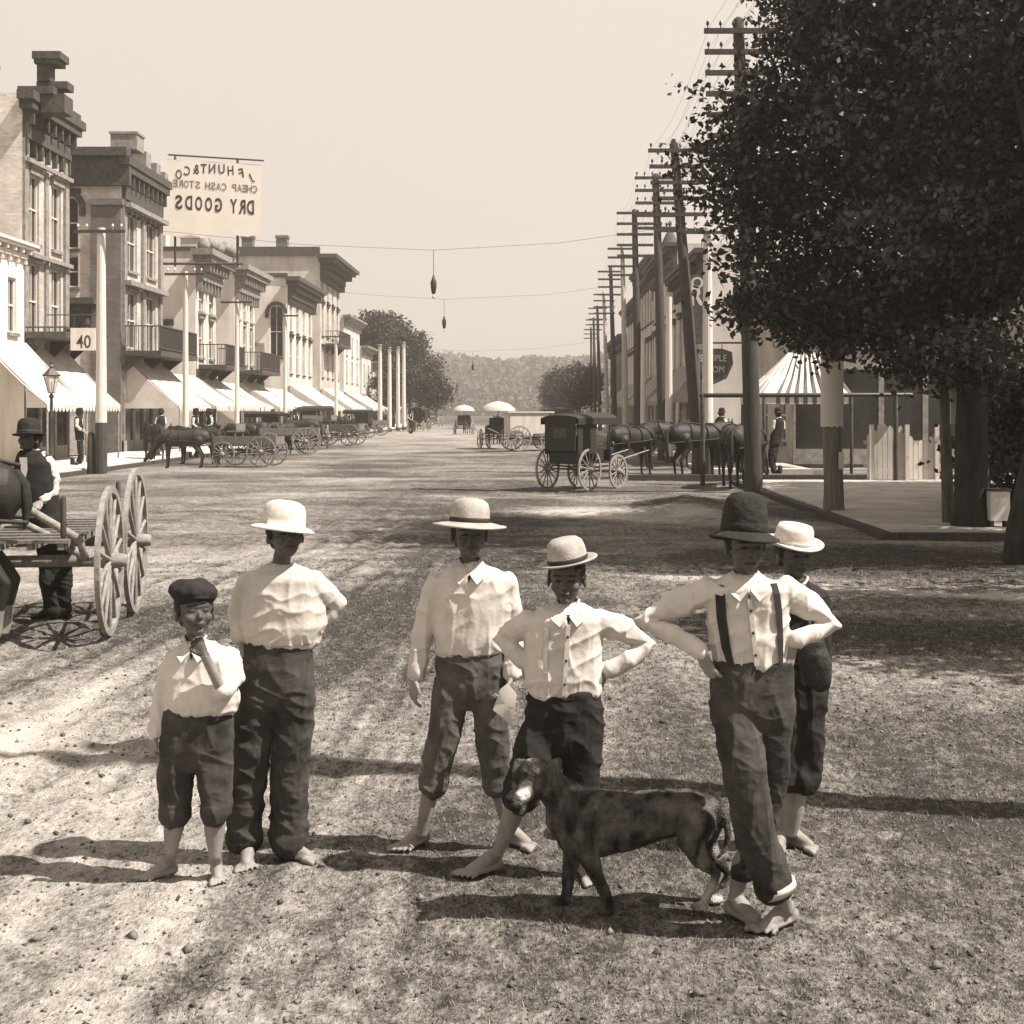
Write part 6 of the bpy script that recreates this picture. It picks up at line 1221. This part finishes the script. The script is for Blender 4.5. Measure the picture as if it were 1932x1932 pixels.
def dtone(co):
    px = VX+co[:, 0]/co[:, 1]*F; py = VY+(EYE-co[:, 2])/co[:, 1]*F; v = 1+1.3*np.clip(fbm(co*np.array([34, 34, 10]), 3), -.55, 1)
    def w_(cx, cy, rx, ry, k, j=.5):
        nonlocal v; d_ = np.sqrt(((px-cx)/rx)**2+((py-cy)/ry)**2)+.25*vn(co*45); m = np.clip((1.15-d_)/j, 0, 1); v = v*(1-m)+k*m
    w_(992, 1497, 16, 13, 10, .7); w_(1328, 1695, 26, 44, 8, .8); w_(1352, 1685, 24, 34, 7, .8); w_(1328, 1628, 12, 40, 5, .9); w_(1356, 1606, 16, 16, 5, .8); w_(1090, 1487, 18, 7, 2.6); w_(1128, 1612, 8, 45, 2.4, .9); w_(1008, 1434, 14, 5, 4)
    w_(960, 1508, 10, 9, .3); w_(1150, 1540, 50, 14, 1.9, 1); w_(1260, 1520, 60, 12, 2.2, 1); w_(1230, 1590, 70, 12, .5, 1); w_(1078, 1600, 16, 30, 1.8, 1); w_(1312, 1545, 20, 36, 3.4, 1); w_(1300, 1590, 16, 30, 3, 1); w_(1340, 1520, 20, 16, 3, 1); w_(1200, 1560, 60, 14, 1.8, 1); w_(968, 1528, 18, 10, .4, .6)  # brindle patches plus highlights painted along the back ridges
    return np.repeat(np.clip(v, .2, 14)[:, None], 3, 1)
DG = organic('body', mb, .0045, 4, M_fur, t, tone=dtone, disp=lambda co: .0018*vn(co*80))

# distant people on the pavements
def walker(px, py, rz, label, sc=1): o = dup(MAN, loc=V(*(gx(px, py)[:2]), .14), rz=math.radians(rz), label=label, sc=sc); o['group'] = 'people on the far pavements'; return o
mb = MB(); f0 = [gx(52+x, y, 12.7)+V(0, -.64*33*12.7/F*1.12-.03, 0) for x, y in ((-5, 862), (9, 862), (10, 885), (4, 910), (-2, 885))]
mb.add(f0+[q+V(0, .01, 0) for q in f0], [(4, 3, 2, 1, 0), (5, 6, 7, 8, 9)]).obj('shirt_front', M_shirt, MAN)
walker(128, 886, 90, 'dark-clothed man on the left pavement right of the street lamp'); walker(300, 868, 200, 'man standing under the large left awning'); walker(500, 838, 120, 'man by the left kerb beyond the open wagon')
walker(352, 872, 80, 'man in the road between the left awning and the dark horses'); walker(415, 862, 300, 'man on the left pavement behind the open wagon'); walker(560, 836, 10, 'small figure under the left awnings near the arched window'); walker(610, 832, 250, 'small figure among the parked horses on the left'); walker(1345, 888, 150, 'man between the white pole and the nearest telegraph pole'); walker(770, 822, 40, 'small figure walking in mid street before the dark trees'); walker(1020, 818, 140, 'small figure in the far right half of the street')
walker(655, 822, 30, 'small distant figure under the farthest left awnings'); walker(1480, 905, 210, 'man beside the door under the striped awning')
# ------------------------------------------------------------------ air
me = bpy.data.meshes.new('haze'); x0, x1, y0, y1, z0_, z1_ = -470, 560, -30, 960, -4, 60
me.from_pydata([(x, y, z) for z in (z0_, z1_) for y in (y0, y1) for x in (x0, x1)], [], [(0,2,3,1),(4,5,7,6),(0,1,5,4),(2,6,7,3),(0,4,6,2),(1,3,7,5)]); 
hm = bpy.data.materials.new('haze_air'); hm.use_nodes = True; T = hm.node_tree; T.nodes.clear(); pv = nn(T, 'ShaderNodeVolumePrincipled'); oo = nn(T, 'ShaderNodeOutputMaterial')
pv.inputs['Color'].default_value = (.95, .88, .8, 1); pv.inputs['Density'].default_value = .0010; pv.inputs['Anisotropy'].default_value = .3
T.links.new(pv.outputs[0], oo.inputs['Volume']); me.materials.append(hm); o = bpy.data.objects.new('haze', me); COL.objects.link(o); tag(o, 'thin pale haze over the whole street', 'haze', kind='stuff')
print('OBJECTS', len(COL.objects))
